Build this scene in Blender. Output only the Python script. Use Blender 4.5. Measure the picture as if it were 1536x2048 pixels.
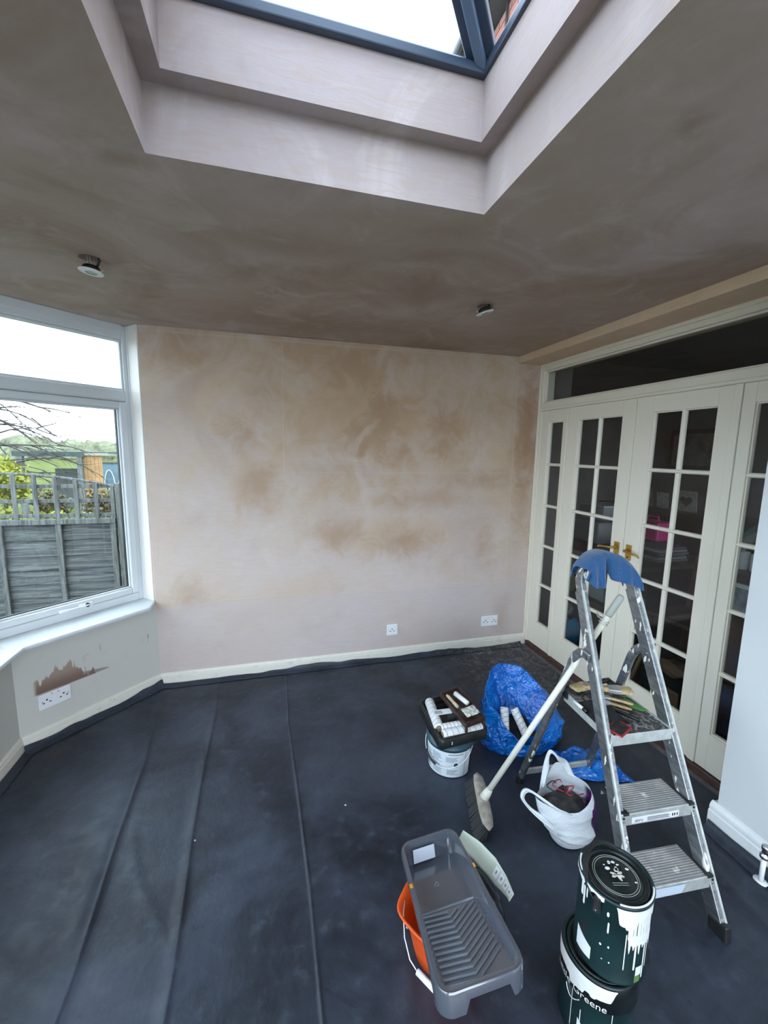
import bpy, bmesh, math, random
from math import sin, cos, pi, radians, sqrt, atan2, exp
from mathutils import Vector, Matrix, noise

for o in list(bpy.data.objects):
    bpy.data.objects.remove(o)
SC = bpy.context.scene
COL = SC.collection
random.seed(7)

# ------------------------------------------------------------------ camera
cam = bpy.data.cameras.new('camera')
cam.sensor_fit = 'VERTICAL'; cam.sensor_height = 36.0; cam.lens = 837.33 / 2048 * 36.0
cam.clip_start = 0.02; cam.clip_end = 400
camo = bpy.data.objects.new('camera', cam); COL.objects.link(camo)
YAW, PIT, ROL = 0.2685, 0.1439, 0.0159
CAM = Vector((-2.174, -3.0979, 1.6828))
_f = Vector((sin(YAW) * cos(PIT), cos(YAW) * cos(PIT), -sin(PIT)))
_r = Vector((cos(YAW), -sin(YAW), 0)); _u = _r.cross(_f)
_r2 = _r * cos(ROL) + _u * sin(ROL); _u2 = _u * cos(ROL) - _r * sin(ROL)
_m = Matrix((_r2, _u2, -_f)).transposed().to_4x4(); _m.translation = CAM
camo.matrix_world = _m
SC.camera = camo

# ------------------------------------------------------------------ sky and exposure
W = bpy.data.worlds.new('overcast_sky'); SC.world = W; W.use_nodes = True
nt = W.node_tree; nt.nodes.clear()
_out = nt.nodes.new('ShaderNodeOutputWorld'); _bg = nt.nodes.new('ShaderNodeBackground')
_bg.inputs['Color'].default_value = (0.79, 0.895, 1.0, 1)      # even, slightly cool overcast
nt.links.new(_bg.outputs['Background'], _out.inputs['Surface'])
_bg.inputs['Strength'].default_value = 1.0
SC.cycles.max_bounces = 8; SC.cycles.diffuse_bounces = 4; SC.cycles.glossy_bounces = 3; SC.cycles.transparent_max_bounces = 12
vs = SC.view_settings
vs.view_transform = 'Standard'; vs.look = 'None'; vs.gamma = 1.0; vs.exposure = 3.0; vs.use_curve_mapping = False

# ------------------------------------------------------------------ helpers
def V(*a): return Vector(a if len(a) > 1 else a[0])
def lerp(a, b, t): return a + (b - a) * t
def smooth(a, b, x):
    t = max(0.0, min(1.0, (x - a) / (b - a))); return t * t * (3 - 2 * t)

class NT:
    """small node-graph helper"""
    def __init__(s, name):
        s.m = bpy.data.materials.new(name); s.m.use_nodes = True
        s.t = s.m.node_tree; s.t.nodes.clear()
        s.o = s.t.nodes.new('ShaderNodeOutputMaterial')
        s._c = None
    def n(s, typ, **kw):
        nd = s.t.nodes.new('ShaderNode' + typ)
        for k, v in kw.items(): setattr(nd, k, v)
        return nd
    def link(s, a, b): s.t.links.new(a, b)
    def set(s, sock, v):
        if isinstance(v, bpy.types.NodeSocket): s.link(v, sock)
        elif isinstance(v, (tuple, list)) and len(v) == 3 and sock.type == 'RGBA': sock.default_value = (*v, 1)
        else: sock.default_value = v
    @property
    def co(s):
        if s._c is None: s._c = s.n('TexCoord').outputs['Object']
        return s._c
    def math(s, op, a, b=0.0, c=None, clamp=False):
        nd = s.n('Math', operation=op, use_clamp=clamp); s.set(nd.inputs[0], a); s.set(nd.inputs[1], b)
        if c is not None: s.set(nd.inputs[2], c)
        return nd.outputs[0]
    def xyz(s):
        nd = s.n('SeparateXYZ'); s.link(s.co, nd.inputs[0]); return nd.outputs
    def noise(s, scale, detail=4, rough=0.55, vec=None, sc3=None, dist=0.0):
        v = vec or s.co
        if sc3:
            mp = s.n('Mapping'); mp.inputs['Scale'].default_value = sc3; s.link(v, mp.inputs['Vector']); v = mp.outputs[0]
        nd = s.n('TexNoise'); s.link(v, nd.inputs['Vector'])
        nd.inputs['Scale'].default_value = scale; nd.inputs['Detail'].default_value = detail
        nd.inputs['Roughness'].default_value = rough; nd.inputs['Distortion'].default_value = dist
        return nd.outputs['Fac']
    def rng(s, v, a, b, c=0.0, d=1.0, sm=True):
        nd = s.n('MapRange'); nd.clamp = True
        if sm: nd.interpolation_type = 'SMOOTHSTEP'
        s.set(nd.inputs[0], v); nd.inputs[1].default_value = a; nd.inputs[2].default_value = b
        nd.inputs[3].default_value = c; nd.inputs[4].default_value = d
        return nd.outputs[0]
    def mix(s, f, a, b):
        nd = s.n('Mix', data_type='RGBA'); s.set(nd.inputs[0], f); s.set(nd.inputs[6], a); s.set(nd.inputs[7], b)
        return nd.outputs[2]
    def bump(s, h, strength=0.3, dist=0.01, nrm=None):
        nd = s.n('Bump'); nd.inputs['Strength'].default_value = strength; nd.inputs['Distance'].default_value = dist
        s.set(nd.inputs['Height'], h)
        if nrm is not None: s.link(nrm, nd.inputs['Normal'])
        return nd.outputs[0]
    def pbr(s, col, rough=0.5, metal=0.0, nrm=None, spec=None, alpha=None, sheen=None, coat=None, trans=None):
        p = s.n('BsdfPrincipled'); s.set(p.inputs['Base Color'], col); s.set(p.inputs['Roughness'], rough); s.set(p.inputs['Metallic'], metal)
        if nrm is not None: s.link(nrm, p.inputs['Normal'])
        if spec is not None: p.inputs['Specular IOR Level'].default_value = spec
        if sheen is not None: p.inputs['Sheen Weight'].default_value = sheen
        if coat is not None: p.inputs['Coat Weight'].default_value = coat
        if trans is not None: p.inputs['Transmission Weight'].default_value = trans
        s.link(p.outputs[0], s.o.inputs['Surface']); s.p = p
        return s.m

def plain(name, col, rough=0.5, metal=0.0, var=0.0, vscale=20, **kw):
    g = NT(name); c = col
    if var:
        f = g.rng(g.noise(vscale), 0.3, 0.7)
        c = g.mix(f, tuple(max(0, x * (1 - var)) for x in col), tuple(min(1, x * (1 + var)) for x in col))
    return g.pbr(c, rough, metal, **kw)

def glass_mat(name, tint=(0.93, 0.95, 0.95), refl=1.0):
    g = NT(name)
    tr = g.n('BsdfTransparent'); tr.inputs[0].default_value = (*tint, 1)
    gl = g.n('BsdfGlossy'); gl.inputs['Roughness'].default_value = 0.015; gl.inputs[0].default_value = (1, 1, 1, 1)
    fr = g.n('Fresnel'); fr.inputs[0].default_value = 1.5
    bf = g.n('NewGeometry').outputs['Backfacing']      # the far face of a thin pane adds no mirror of its own
    f = g.math('MULTIPLY', g.math('MULTIPLY', fr.outputs[0], refl), g.math('SUBTRACT', 1.0, bf), clamp=True)
    mx = g.n('MixShader'); g.link(f, mx.inputs[0]); g.link(tr.outputs[0], mx.inputs[1]); g.link(gl.outputs[0], mx.inputs[2])
    g.link(mx.outputs[0], g.o.inputs['Surface'])
    return g.m

class MB:
    def __init__(s): s.v = []; s.f = []
    def add(s, vs, fs):
        k = len(s.v); s.v += [tuple(p) for p in vs]; s.f += [tuple(i + k for i in f) for f in fs]; return s
    def box(s, x0, x1, y0, y1, z0, z1):
        return s.add([(x, y, z) for z in (z0, z1) for y in (y0, y1) for x in (x0, x1)],
                     [(0, 2, 3, 1), (4, 5, 7, 6), (0, 1, 5, 4), (2, 6, 7, 3), (0, 4, 6, 2), (1, 3, 7, 5)])
    def obox(s, c, ax, ay, az, hx, hy, hz):
        c = V(c); ax = V(ax).normalized(); ay = V(ay).normalized(); az = V(az).normalized()
        return s.add([c + ax * hx * i + ay * hy * j + az * hz * k for k in (-1, 1) for j in (-1, 1) for i in (-1, 1)],
                     [(0, 2, 3, 1), (4, 5, 7, 6), (0, 1, 5, 4), (2, 6, 7, 3), (0, 4, 6, 2), (1, 3, 7, 5)])
    def bar(s, a, b, w, h, up=(0, 0, 1)):
        a = V(a); b = V(b); d = (b - a); L = d.length; d.normalize(); side = d.cross(V(up)).normalized(); u = side.cross(d)
        return s.obox((a + b) / 2, d, side, u, L / 2, w / 2, h / 2)
    def prism(s, poly, z0, z1):
        n = len(poly)
        return s.add([(x, y, z0) for x, y in poly] + [(x, y, z1) for x, y in poly],
                     [tuple(range(n - 1, -1, -1)), tuple(range(n, 2 * n))] + [(i, (i + 1) % n, n + (i + 1) % n, n + i) for i in range(n)])
    def loft(s, rings, closed=True, cap0=False, cap1=False):
        n = len(rings[0]); k = len(s.v)
        for r in rings: s.v += [tuple(p) for p in r]
        m = n if closed else n - 1
        for i in range(len(rings) - 1):
            for j in range(m):
                a = k + i * n + j; b = k + i * n + (j + 1) % n
                s.f.append((a, b, b + n, a + n))
        if cap0: s.f.append(tuple(k + j for j in range(n - 1, -1, -1)))
        if cap1: s.f.append(tuple(k + (len(rings) - 1) * n + j for j in range(n)))
        return s
    def lathe(s, prof, c=(0, 0, 0), n=32, cap0=False, cap1=False):
        c = V(c)
        return s.loft([[(c.x + r * cos(2 * pi * j / n), c.y + r * sin(2 * pi * j / n), c.z + z) for j in range(n)] for r, z in prof], True, cap0, cap1)
    def grid(s, fn, nu, nv):
        return s.loft([[fn(i / nu, j / nv) for i in range(nu + 1)] for j in range(nv + 1)], closed=False)
    def tube(s, path, r, n=8, cap=True, closed=False):
        path = [V(p) for p in path]; m = len(path)
        rad = r if isinstance(r, (list, tuple)) else [r] * m
        prev = None; rings = []
        for i, p in enumerate(path):
            if closed: t = path[(i + 1) % m] - path[i - 1]
            else: t = path[min(i + 1, m - 1)] - path[max(i - 1, 0)]
            if t.length < 1e-9: t = Vector((0, 0, 1))
            t.normalize()
            if prev is None:
                a = Vector((0, 0, 1)) if abs(t.z) < 0.9 else Vector((1, 0, 0))
                prev = (a - t * a.dot(t)).normalized()
            else: prev = (prev - t * prev.dot(t)).normalized()
            b = t.cross(prev)
            rings.append([p + (prev * cos(2 * pi * j / n) + b * sin(2 * pi * j / n)) * rad[i] for j in range(n)])
        if closed: rings.append(rings[0])
        return s.loft(rings, True, cap and not closed, cap and not closed)
    def sweep(s, path, prof, ny, closed_prof=True):
        """sweep profile [(a,b)] along path; a is along the in-plane side vector, b along the fixed normal ny"""
        path = [V(p) for p in path]; ny = V(ny).normalized(); m = len(path); rings = []
        for i, p in enumerate(path):
            t = (path[min(i + 1, m - 1)] - path[max(i - 1, 0)]).normalized(); sd = ny.cross(t).normalized()
            rings.append([p + sd * a + ny * b for a, b in prof])
        return s.loft(rings, closed_prof, True, True)
    def build(s, name, mat, parent=None, smooth=False, bevel=0.0, world=True, solid=0.0, subs=0, merge=False):
        me = bpy.data.meshes.new(name); me.from_pydata(s.v, [], s.f); me.update()
        bm = bmesh.new(); bm.from_mesh(me)
        if merge: bmesh.ops.remove_doubles(bm, verts=bm.verts, dist=1e-5)
        bmesh.ops.recalc_face_normals(bm, faces=bm.faces); bm.to_mesh(me); bm.free()
        if smooth: me.polygons.foreach_set('use_smooth', [True] * len(me.polygons))
        return link(name, me, mat, parent, world, bevel, solid, subs)

def link(name, me, mat, parent=None, world=True, bevel=0.0, solid=0.0, subs=0):
    o = bpy.data.objects.new(name, me); COL.objects.link(o)
    if mat is not None:
        me.materials.clear(); me.materials.append(mat)
    if parent is not None:
        o.parent = parent
        if world and parent.parent is None: o.matrix_parent_inverse = parent.matrix_basis.inverted()
    if solid:
        md = o.modifiers.new('solid', 'SOLIDIFY'); md.thickness = solid; md.offset = 0
    if bevel:
        md = o.modifiers.new('bevel', 'BEVEL'); md.width = bevel; md.segments = 2; md.limit_method = 'ANGLE'; md.angle_limit = radians(40)
    if subs:
        md = o.modifiers.new('subd', 'SUBSURF'); md.levels = subs; md.render_levels = subs
    return o

def box(name, mat, parent, x0, x1, y0, y1, z0, z1, bevel=0.0, **k):
    return MB().box(x0, x1, y0, y1, z0, z1).build(name, mat, parent, bevel=bevel, **k)
def tag(o, label, cat, group=None):
    o['label'] = label; o['category'] = cat
    if group: o['group'] = group
    return o
def thing(name, label, cat, loc=(0, 0, 0), rotz=0.0, group=None):
    o = bpy.data.objects.new(name, None); COL.objects.link(o); o.empty_display_size = 0.05
    o.location = loc; o.rotation_euler = (0, 0, rotz)
    o.matrix_basis = Matrix.Translation(loc) @ Matrix.Rotation(rotz, 4, 'Z')
    return tag(o, label, cat, group)
def struct(o, label=None, cat=None):
    o['kind'] = 'structure'
    if label: o['label'] = label
    if cat: o['category'] = cat
    return o
def sempty(name, label, cat=None, loc=(0, 0, 0)):
    o = bpy.data.objects.new(name, None); COL.objects.link(o); o.location = loc
    o.matrix_basis = Matrix.Translation(loc); return struct(o, label, cat)

def text_mesh(s, size=1.0, ext=0.0, align='CENTER'):
    cu = bpy.data.curves.new('lettering', 'FONT'); cu.body = s; cu.size = size; cu.extrude = ext; cu.align_x = align; cu.resolution_u = 3
    ob = bpy.data.objects.new('lettering', cu); COL.objects.link(ob)
    bpy.context.view_layer.update()
    me = bpy.data.meshes.new_from_object(ob.evaluated_get(bpy.context.evaluated_depsgraph_get()))
    bpy.data.objects.remove(ob); bpy.data.curves.remove(cu)
    return me
def text_on(name, s, size, mat, parent, fn, maxlen=0.006):
    """lettering: flat glyphs mapped by fn(x, y) -> world point"""
    me = text_mesh(s, size); bm = bmesh.new(); bm.from_mesh(me)
    bmesh.ops.triangulate(bm, faces=bm.faces)
    for _ in range(2):
        es = [e for e in bm.edges if e.calc_length() > maxlen]
        if es: bmesh.ops.subdivide_edges(bm, edges=es, cuts=1)
    for v in bm.verts: v.co = V(fn(v.co.x, v.co.y))
    bm.to_mesh(me); bm.free()
    return link(name, me, mat, parent)

# ------------------------------------------------------------------ materials
def plaster(name, blobs=(), axis='xz', lines=(), dry=(0.585, 0.50, 0.475), tan=(0.55, 0.405, 0.27), wet=(0.35, 0.205, 0.118), tans=(), amount=0.55, thr=(0.5, 0.78), tanamt=.6, lowband=0, streak=.12):
    """drying gypsum plaster: lilac where dry, tan while drying, brown where still damp"""
    g = NT(name); x, y, z = g.xyz()
    a = {'x': x, 'y': y, 'z': z}[axis[0]]; b = {'x': x, 'y': y, 'z': z}[axis[1]]
    n1 = g.noise(1.5, 5, 0.6, dist=0.8); n2 = g.noise(6.0, 6, 0.65, dist=1.0)
    wob = g.math('MULTIPLY', g.math('SUBTRACT', n2, 0.5), 2.1)
    wob2 = g.math('MULTIPLY', g.math('SUBTRACT', n1, 0.5), 1.9)
    wb = g.math('ADD', wob, wob2)
    def spots(f, lst):
        for (cx, cy, rx, ry, k) in lst:
            vm = g.n('VectorMath', operation='MULTIPLY_ADD'); g.link(g.co, vm.inputs[0])
            sc = {'x': 0.0, 'y': 0.0, 'z': 0.0}; of = dict(sc); sc[axis[0]] = 1 / rx; sc[axis[1]] = 1 / ry; of[axis[0]] = -cx / rx; of[axis[1]] = -cy / ry
            vm.inputs[1].default_value = tuple(sc.values()); vm.inputs[2].default_value = tuple(of.values())
            ln = g.n('VectorMath', operation='LENGTH'); g.link(vm.outputs[0], ln.inputs[0])
            d = g.math('ADD', ln.outputs['Value'], wb)
            f = g.math('MAXIMUM', f, g.rng(d, 1.5, -.1, 0.0, k))
        return f
    ft = spots(g.math('MULTIPLY', g.rng(g.noise(0.9, 4, .6, dist=.6), .38, .66), tanamt), tans)
    fw = spots(g.math('MULTIPLY', g.rng(n1, *thr), amount), blobs)
    fw = g.math('ADD', fw, g.math('MULTIPLY', g.math('SUBTRACT', n2, 0.5), 0.25), clamp=True)
    col = g.mix(fw, g.mix(ft, dry, tan), wet)
    pale = g.rng(g.noise(2.6, 5, 0.65, sc3=(1, 1, 0.7), dist=1.0), 0.52, 0.75, 0.0, 0.4)
    col = g.mix(pale, col, (0.66, 0.58, 0.54))
    if lowband:                                   # separate lower coat of plaster, dried paler and more lilac
        col = g.mix(g.math('MULTIPLY', g.rng(g.math('ADD', b, g.math('MULTIPLY', g.math('SUBTRACT', n2, .5), .05)), lowband + .01, lowband - .01), .45), col, (0.53, 0.475, 0.485))
    # trowel streaks and fine grain
    st = g.noise(9, 3, 0.6, sc3=(1.0, 1.0, 6.0), dist=1.2); fine = g.noise(90, 3, 0.6)
    col = g.mix(g.rng(st, .42, .68, 0, streak), col, (0.42, 0.31, 0.24))
    h = g.math('ADD', g.math('MULTIPLY', st, 0.6), g.math('MULTIPLY', fine, 0.15))
    ridge = None
    for (ln, p, q0, q1, w) in lines:      # 'a': constant first axis value p, running q0..q1 on second; 'b': the other way
        u, v = (a, b) if ln == 'a' else (b, a)
        m = g.rng(g.math('ABSOLUTE', g.math('SUBTRACT', u, p)), w, 0.0)
        m = g.math('MULTIPLY', m, g.math('MULTIPLY', g.rng(v, q0 - 0.02, q0 + 0.02), g.rng(v, q1 + 0.02, q1 - 0.02)))
        ridge = m if ridge is None else g.math('MAXIMUM', ridge, m)
    if ridge is not None:
        col = g.mix(g.math('MULTIPLY', ridge, 0.22), col, (0.66, 0.56, 0.47))
        h = g.math('ADD', h, g.math('MULTIPLY', ridge, 0.8))
    return g.pbr(col, g.rng(fine, 0.2, 0.8, 0.62, 0.85), nrm=g.bump(h, 0.25, 0.004), spec=0.25)

def painted(name, col, rough=0.4, dirt=0.25, dcol=(0.30, 0.27, 0.23), scale=14, thr=(0.6, 0.78)):
    g = NT(name); f = g.math('MULTIPLY', g.rng(g.noise(scale, 4, 0.65), *thr), dirt)
    c = g.mix(f, col, dcol)
    return g.pbr(c, rough, nrm=g.bump(g.noise(60, 3), 0.08, 0.003), spec=0.35)

BLOBS = [(-2.66, 2.32, .42, .20, .55), (-1.59, 2.30, .45, .28, .62), (-1.35, 1.95, .22, .42, .75), (-1.2, 1.69, .2, .2, .62), (-1.52, 1.78, .16, .22, .7),
         (-.88, 1.89, .28, .32, .6), (-1.67, 1.05, .22, .16, .55), (-1.15, .97, .32, .17, .62), (-2.26, 1.45, .16, .2, .5), (-2.36, 1.76, .2, .2, .5),
         (-.46, .92, .14, .22, .5), (-2.74, .68, .1, .12, .6), (-.25, .26, .09, .22, .6), (-.09, 1.95, .15, .75, .85), (-1.95, 2.41, .35, .14, .5),
         (-2.19, 2.09, .2, .3, .5), (-1.06, 2.37, .6, .16, .45), (-.51, 1.46, .5, .12, .5), (-.94, 1.31, .5, .1, .45), (-1.6, 1.55, .5, .1, .4), (-1.3, 2.0, 1.0, .62, .42)]
LINES = [('a', -2.068, 1.5, 2.43, .008), ('b', 1.519, -2.06, -.23, .008), ('b', .6, -2.5, -2.08, .007), ('b', .575, -1.45, -.22, .007), ('a', -.222, .5, 2.40, .012), ('b', 2.425, -2.9, -.25, .012)]
TANS = [(-1.5, 2.1, 2.3, .95, .9), (-1.2, 1.95, 1.15, .75, 1.0), (-2.5, 2.15, .5, .35, .85), (-2.3, 1.55, .4, .35, .6), (-1.2, 1.05, .9, .22, .7), (-.3, 1.6, .5, .9, .8), (-2.0, 1.1, .5, .3, .4)]
M_PLW = plaster('pink_plaster_wall', BLOBS, 'xz', LINES, tans=TANS, amount=.4, tanamt=.5, lowband=.585)
M_PLC = plaster('pink_plaster_ceiling', [(-2.55, -1.70, .09, .06, .6), (-1.2, -2.22, .05, .05, .6), (-1.6, -.40, 1.2, .25, .55), (-.7, -.9, .3, .3, .45), (-2.5, -1.5, .3, .2, .3), (-2.1, -1.35, .5, .1, .4)], 'xy', [], dry=(.48, .385, .35), tan=(.42, .325, .262), wet=(.28, .185, .13), amount=.6, thr=(.42, .72), tanamt=.9)
M_PLK = plaster('pink_plaster_kerb', [], 'xz', [], dry=(.43, .365, .362), tan=(.40, .315, .285), wet=(.27, .19, .16), amount=.55, thr=(.48, .72), tanamt=.5, streak=.38)
M_PLB = plaster('pink_plaster_beam', [], 'yz', [], dry=(.76, .58, .42), tan=(.72, .53, .36), amount=.15)
M_WALLP = painted('bay_wall_paint', (.58, .57, .53), .55, .3, (.33, .31, .28), 10, (.6, .72))
M_PIER = painted('white_wall_paint', (.66, .68, .69), .5, .12, (.55, .55, .52), 16)
M_SKIRT = painted('cream_gloss_paint', (.72, .69, .62), .35, .45, (.46, .40, .33), 22, (.55, .75))
M_DOOR = painted('cream_door_paint', (.78, .725, .615), .32, .1, (.58, .55, .48), 18)
M_UPVC = plain('white_upvc', (.66, .69, .71), .3)
M_SILLM = painted('white_sill', (.64, .67, .69), .35, .55, (.45, .36, .30), 9, (.62, .72))
M_GLASS = glass_mat('window_glass', (.80, .84, .85))
M_DGLASS = glass_mat('door_glass', (.86, .88, .88), 1.0)
M_LGLASS = glass_mat('lantern_glass', (.90, .94, .98))
M_SLATE = plain('slate_blue_metal', (.045, .065, .10), .35)
M_SLATE2 = plain('blue_grey_metal', (.13, .19, .28), .35)
M_GASK = plain('black_gasket', (.012, .013, .013), .5)
M_BLACK = plain('black_plastic', (.015, .016, .018), .4)
M_WHITEP = plain('white_plastic', (.80, .82, .85), .3)
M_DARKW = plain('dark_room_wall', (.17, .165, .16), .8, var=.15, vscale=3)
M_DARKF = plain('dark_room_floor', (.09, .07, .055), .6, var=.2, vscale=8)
M_TIMBER = plain('red_brown_timber', (.075, .036, .030), .55, var=.3, vscale=25)
M_SLAB = plain('concrete_slab', (.16, .15, .15), .9, var=.2)
M_BRASS = plain('brass', (.55, .36, .10), .28, 1.0)
M_STEEL = plain('chrome', (.62, .63, .64), .2, 1.0)
# ================================================================== ROOM SHELL
H = 2.451
A2 = Vector((-2.9525, 0)); D2 = Vector((-.718, -.696)).normalized(); N2 = Vector((-D2.y * -1 * -1, 0)) if False else Vector((-.696, .718)).normalized()
def bay(s, o, z): p = A2 + D2 * s + N2 * o; return Vector((p.x, p.y, z))

struct(box('floor', M_SLAB, None, -3.95, .10, -5.35, .3, -.12, 0), 'grey concrete floor slab under the dark sheet', 'floor')
e = A2 + N2 * .20
struct(MB().prism([(A2.x, 0), (.06, 0), (.06, .25), (-3.0, .25), (e.x, e.y)], 0, H).build('wall_back', M_PLW), 'pink freshly plastered back wall with brown damp patches', 'wall')
b25 = (-3.776, -.450); a25 = A2 + N2 * .25
struct(MB().prism([(A2.x, A2.y), (a25.x, a25.y), b25, (-3.526, -.5555)], 0, .607).build('wall_left', NT('tmp').m), 'low cream bay wall under the window with socket', 'wall')
struct(MB().prism([(-3.526, -.5555), b25, (-3.776, -5.2), (-3.526, -5.2)], 0, .607).build('wall_side', M_WALLP), 'low cream side wall of the bay at frame edge', 'wall')

# bay wall under the window: cream paint with one brushed patch of brown plaster above the socket
g = NT('bay_wall_patch_paint'); x, y, z = g.xyz()
u = g.math('ADD', g.math('MULTIPLY', g.math('SUBTRACT', x, A2.x), D2.x), g.math('MULTIPLY', y, D2.y))
dirt = g.math('MULTIPLY', g.rng(g.noise(12, 6, .65), .6, .74), .3)
col = g.mix(dirt, (.58, .57, .53), (.36, .34, .30))
jag = g.math('MULTIPLY', g.math('SUBTRACT', g.noise(30, 4, .6, sc3=(1, 1, .12)), .5), .22)
jag2 = g.math('MULTIPLY', g.math('SUBTRACT', g.noise(9, 3), .5), .1)
cu = g.math('DIVIDE', g.math('ABSOLUTE', g.math('SUBTRACT', u, .59)), .13)
top = g.math('ADD', g.math('ADD', g.math('SUBTRACT', .415, g.math('MULTIPLY', g.math('MULTIPLY', cu, cu), .07)), jag), jag2)
inside = g.math('MULTIPLY', g.rng(g.math('SUBTRACT', top, z), -.004, .012), g.rng(g.math('SUBTRACT', z, g.math('ADD', .292, g.math('MULTIPLY', g.math('SUBTRACT', .55, u), -.02))), -.003, .003))
inside = g.math('MULTIPLY', inside, g.math('MULTIPLY', g.rng(u, .33, .36), g.rng(u, .725, .70)))
tail = g.math('MULTIPLY', g.rng(g.math('SUBTRACT', g.math('ADD', .30, g.math('MULTIPLY', g.math('SUBTRACT', u, .33), .22)), z), -.003, .006), g.math('MULTIPLY', g.rng(z, .288, .293), g.math('MULTIPLY', g.rng(u, .32, .34), g.rng(u, .62, .55))))
fm = g.math('MAXIMUM', inside, g.math('MULTIPLY', tail, .7))
brown = g.mix(g.rng(z, .40, .30), (.33, .24, .19), (.16, .085, .062))
col = g.mix(g.math('MULTIPLY', fm, .92), col, brown)
scr = g.math('MULTIPLY', g.rng(g.noise(26, 2, .5, sc3=(1, 1, .25)), .70, .74), .5)
col = g.mix(scr, col, (.22, .20, .18))
M_BAYP = g.pbr(col, .55, nrm=g.bump(g.noise(70, 3), .1, .003), spec=.3)
bpy.data.objects['wall_left'].data.materials.clear(); bpy.data.objects['wall_left'].data.materials.append(M_BAYP)

# house side: pier and party walls
struct(box('wall_right', M_PIER, None, -.245, .30, -5.35, -1.872, 0, H), 'white painted wall pier right of the glazed doors', 'wall')
struct(box('wall_house', M_DARKW, None, .06, .30, 0.0, 1.9, 0, 2.6), 'dim house wall beside the glazed doors', 'wall')
struct(box('beam', M_PLB, None, -.2185, .30, -1.872, 0.0, 2.397, 2.60), 'pink plastered ceiling beam above the glazed doors', 'beam')
struct(box('wall_rear', M_PIER, None, -.5, .30, -5.6, -5.35, 0, H), 'white rear wall behind the viewer', 'wall')  # unseen rear wall; the wide gap beside it is added to brighten the room
struct(box('wall_rear_left', M_PIER, None, -3.95, -3.3, -5.6, -5.35, 0, H), 'white rear wall left of opening added for daylight', 'wall')

# ceiling with the skylight opening and two round lamp holes
SX0, SX1, SY0, SY1 = -2.4704, -1.4799, -3.80, -1.7443
LAMPS = [(-2.867, -.981), (-1.05, -.966)]
cu = bpy.data.curves.new('ceiling', 'CURVE'); cu.dimensions = '2D'; cu.fill_mode = 'BOTH'; cu.extrude = .085
def poly(pts):
    sp = cu.splines.new('POLY'); sp.points.add(len(pts) - 1)
    for p, q in zip(sp.points, pts): p.co = (q[0], q[1], 0, 1)
    sp.use_cyclic_u = True
_e0 = bay(-.02, .21, 0); _e1 = bay(.93, .21, 0)
poly([(-3.775, -5.62), (.30, -5.62), (.30, .27), (_e0.x, .27), (_e0.x, _e0.y), (_e1.x, _e1.y), (-3.775, _e1.y - .05)])
poly([(SX0, SY0), (SX0, SY1), (SX1, SY1), (SX1, SY0)])
for lx, ly in LAMPS: poly([(lx + .04 * cos(-a * pi / 16), ly + .04 * sin(-a * pi / 16)) for a in range(32)])
tmp = bpy.data.objects.new('ceiling_outline', cu); COL.objects.link(tmp); bpy.context.view_layer.update()
me = bpy.data.meshes.new_from_object(tmp.evaluated_get(bpy.context.evaluated_depsgraph_get())); bpy.data.objects.remove(tmp)
me.transform(Matrix.Translation((0, 0, H + .085)))
_co = link('ceiling', me, M_PLC); me.materials.append(M_PLK)
for p in me.polygons: p.material_index = 1 if abs(p.normal.z) < .5 else 0
struct(_co, 'pink plastered ceiling with a rooflight opening', 'ceiling')
struct(box('roof_deck', M_GASK, None, -3.5, SX0 - .2, -5.62, -.4, H + .172, H + .20), 'black flat roof deck left of rooflight', 'roof')
box('roof_deck', M_GASK, None, SX1 + .2, .1, -5.62, .3, H + .172, H + .20)
struct(bpy.data.objects['roof_deck.001'], 'black flat roof deck beside the house wall', 'roof')

# rooflight kerb and lantern
IX0, IX1, IY0, IY1 = -2.4145, -1.5263, -3.745, -1.7956
K0, K1 = H + .17, H + .335
kr = sempty('trim_1', 'stepped pink plaster upstand of the rooflight', 'trim')
for nm, r in (('upstand', (IX0 - .3, IX1 + .3, IY1, IY1 + .3)), ('upstand', (IX0 - .3, IX1 + .3, IY0 - .3, IY0)), ('upstand', (IX0 - .3, IX0, IY0, IY1)), ('upstand', (IX1, IX1 + .3, IY0, IY1))):
    box(nm, M_PLK, kr, *r, K0, K1)
lan = sempty('window_3', 'slate blue roof lantern with hipped glass panes', 'rooflight')
FI = .012
for r in ((IX0 - .06, IX1 + .06, IY1 - .022, IY1 + .06), (IX0 - .06, IX1 + .06, IY0 - .06, IY0 + FI), (IX0 - .06, IX0 + FI, IY0 + FI, IY1 - FI), (IX1 - FI, IX1 + .06, IY0 + FI, IY1 - FI)):
    box('base_frame', M_SLATE, lan, *r, K1, K1 + .028, bevel=.004)
    f = box('drip_bar', M_SLATE2, lan, r[0] + .014, r[1] - .014, r[2] + .014, r[3] - .014, K1 + .028, K1 + .042, bevel=.004)
hw = (IX1 - IX0) / 2; SL = .55; ZB = K1 + .034; zr = ZB + hw * SL; cxm = (IX0 + IX1) / 2
rid = [Vector((cxm, IY1 - hw, zr)), Vector((cxm, IY0 + hw, zr))]
cor = [Vector((IX0, IY1, ZB)), Vector((IX1, IY1, ZB)), Vector((IX1, IY0, ZB)), Vector((IX0, IY0, ZB))]
for i, c in enumerate(cor):
    r = rid[0] if i < 2 else rid[1]
    b = MB().bar(c - (r - c) * .03, r, .085, .03).build('hip_rafter', M_SLATE, lan, bevel=.005)
    d = (r - c).normalized(); sd = d.cross(Vector((0, 0, 1))).normalized(); u = sd.cross(d)
    MB().bar(c + u * -.022, r + u * -.022, .03, .02).build('rafter_cap', M_SLATE2, b, bevel=.004)
MB().bar(rid[0], rid[1], .09, .05).build('ridge', M_SLATE, lan, bevel=.006)
up = Vector((0, 0, .012))
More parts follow.
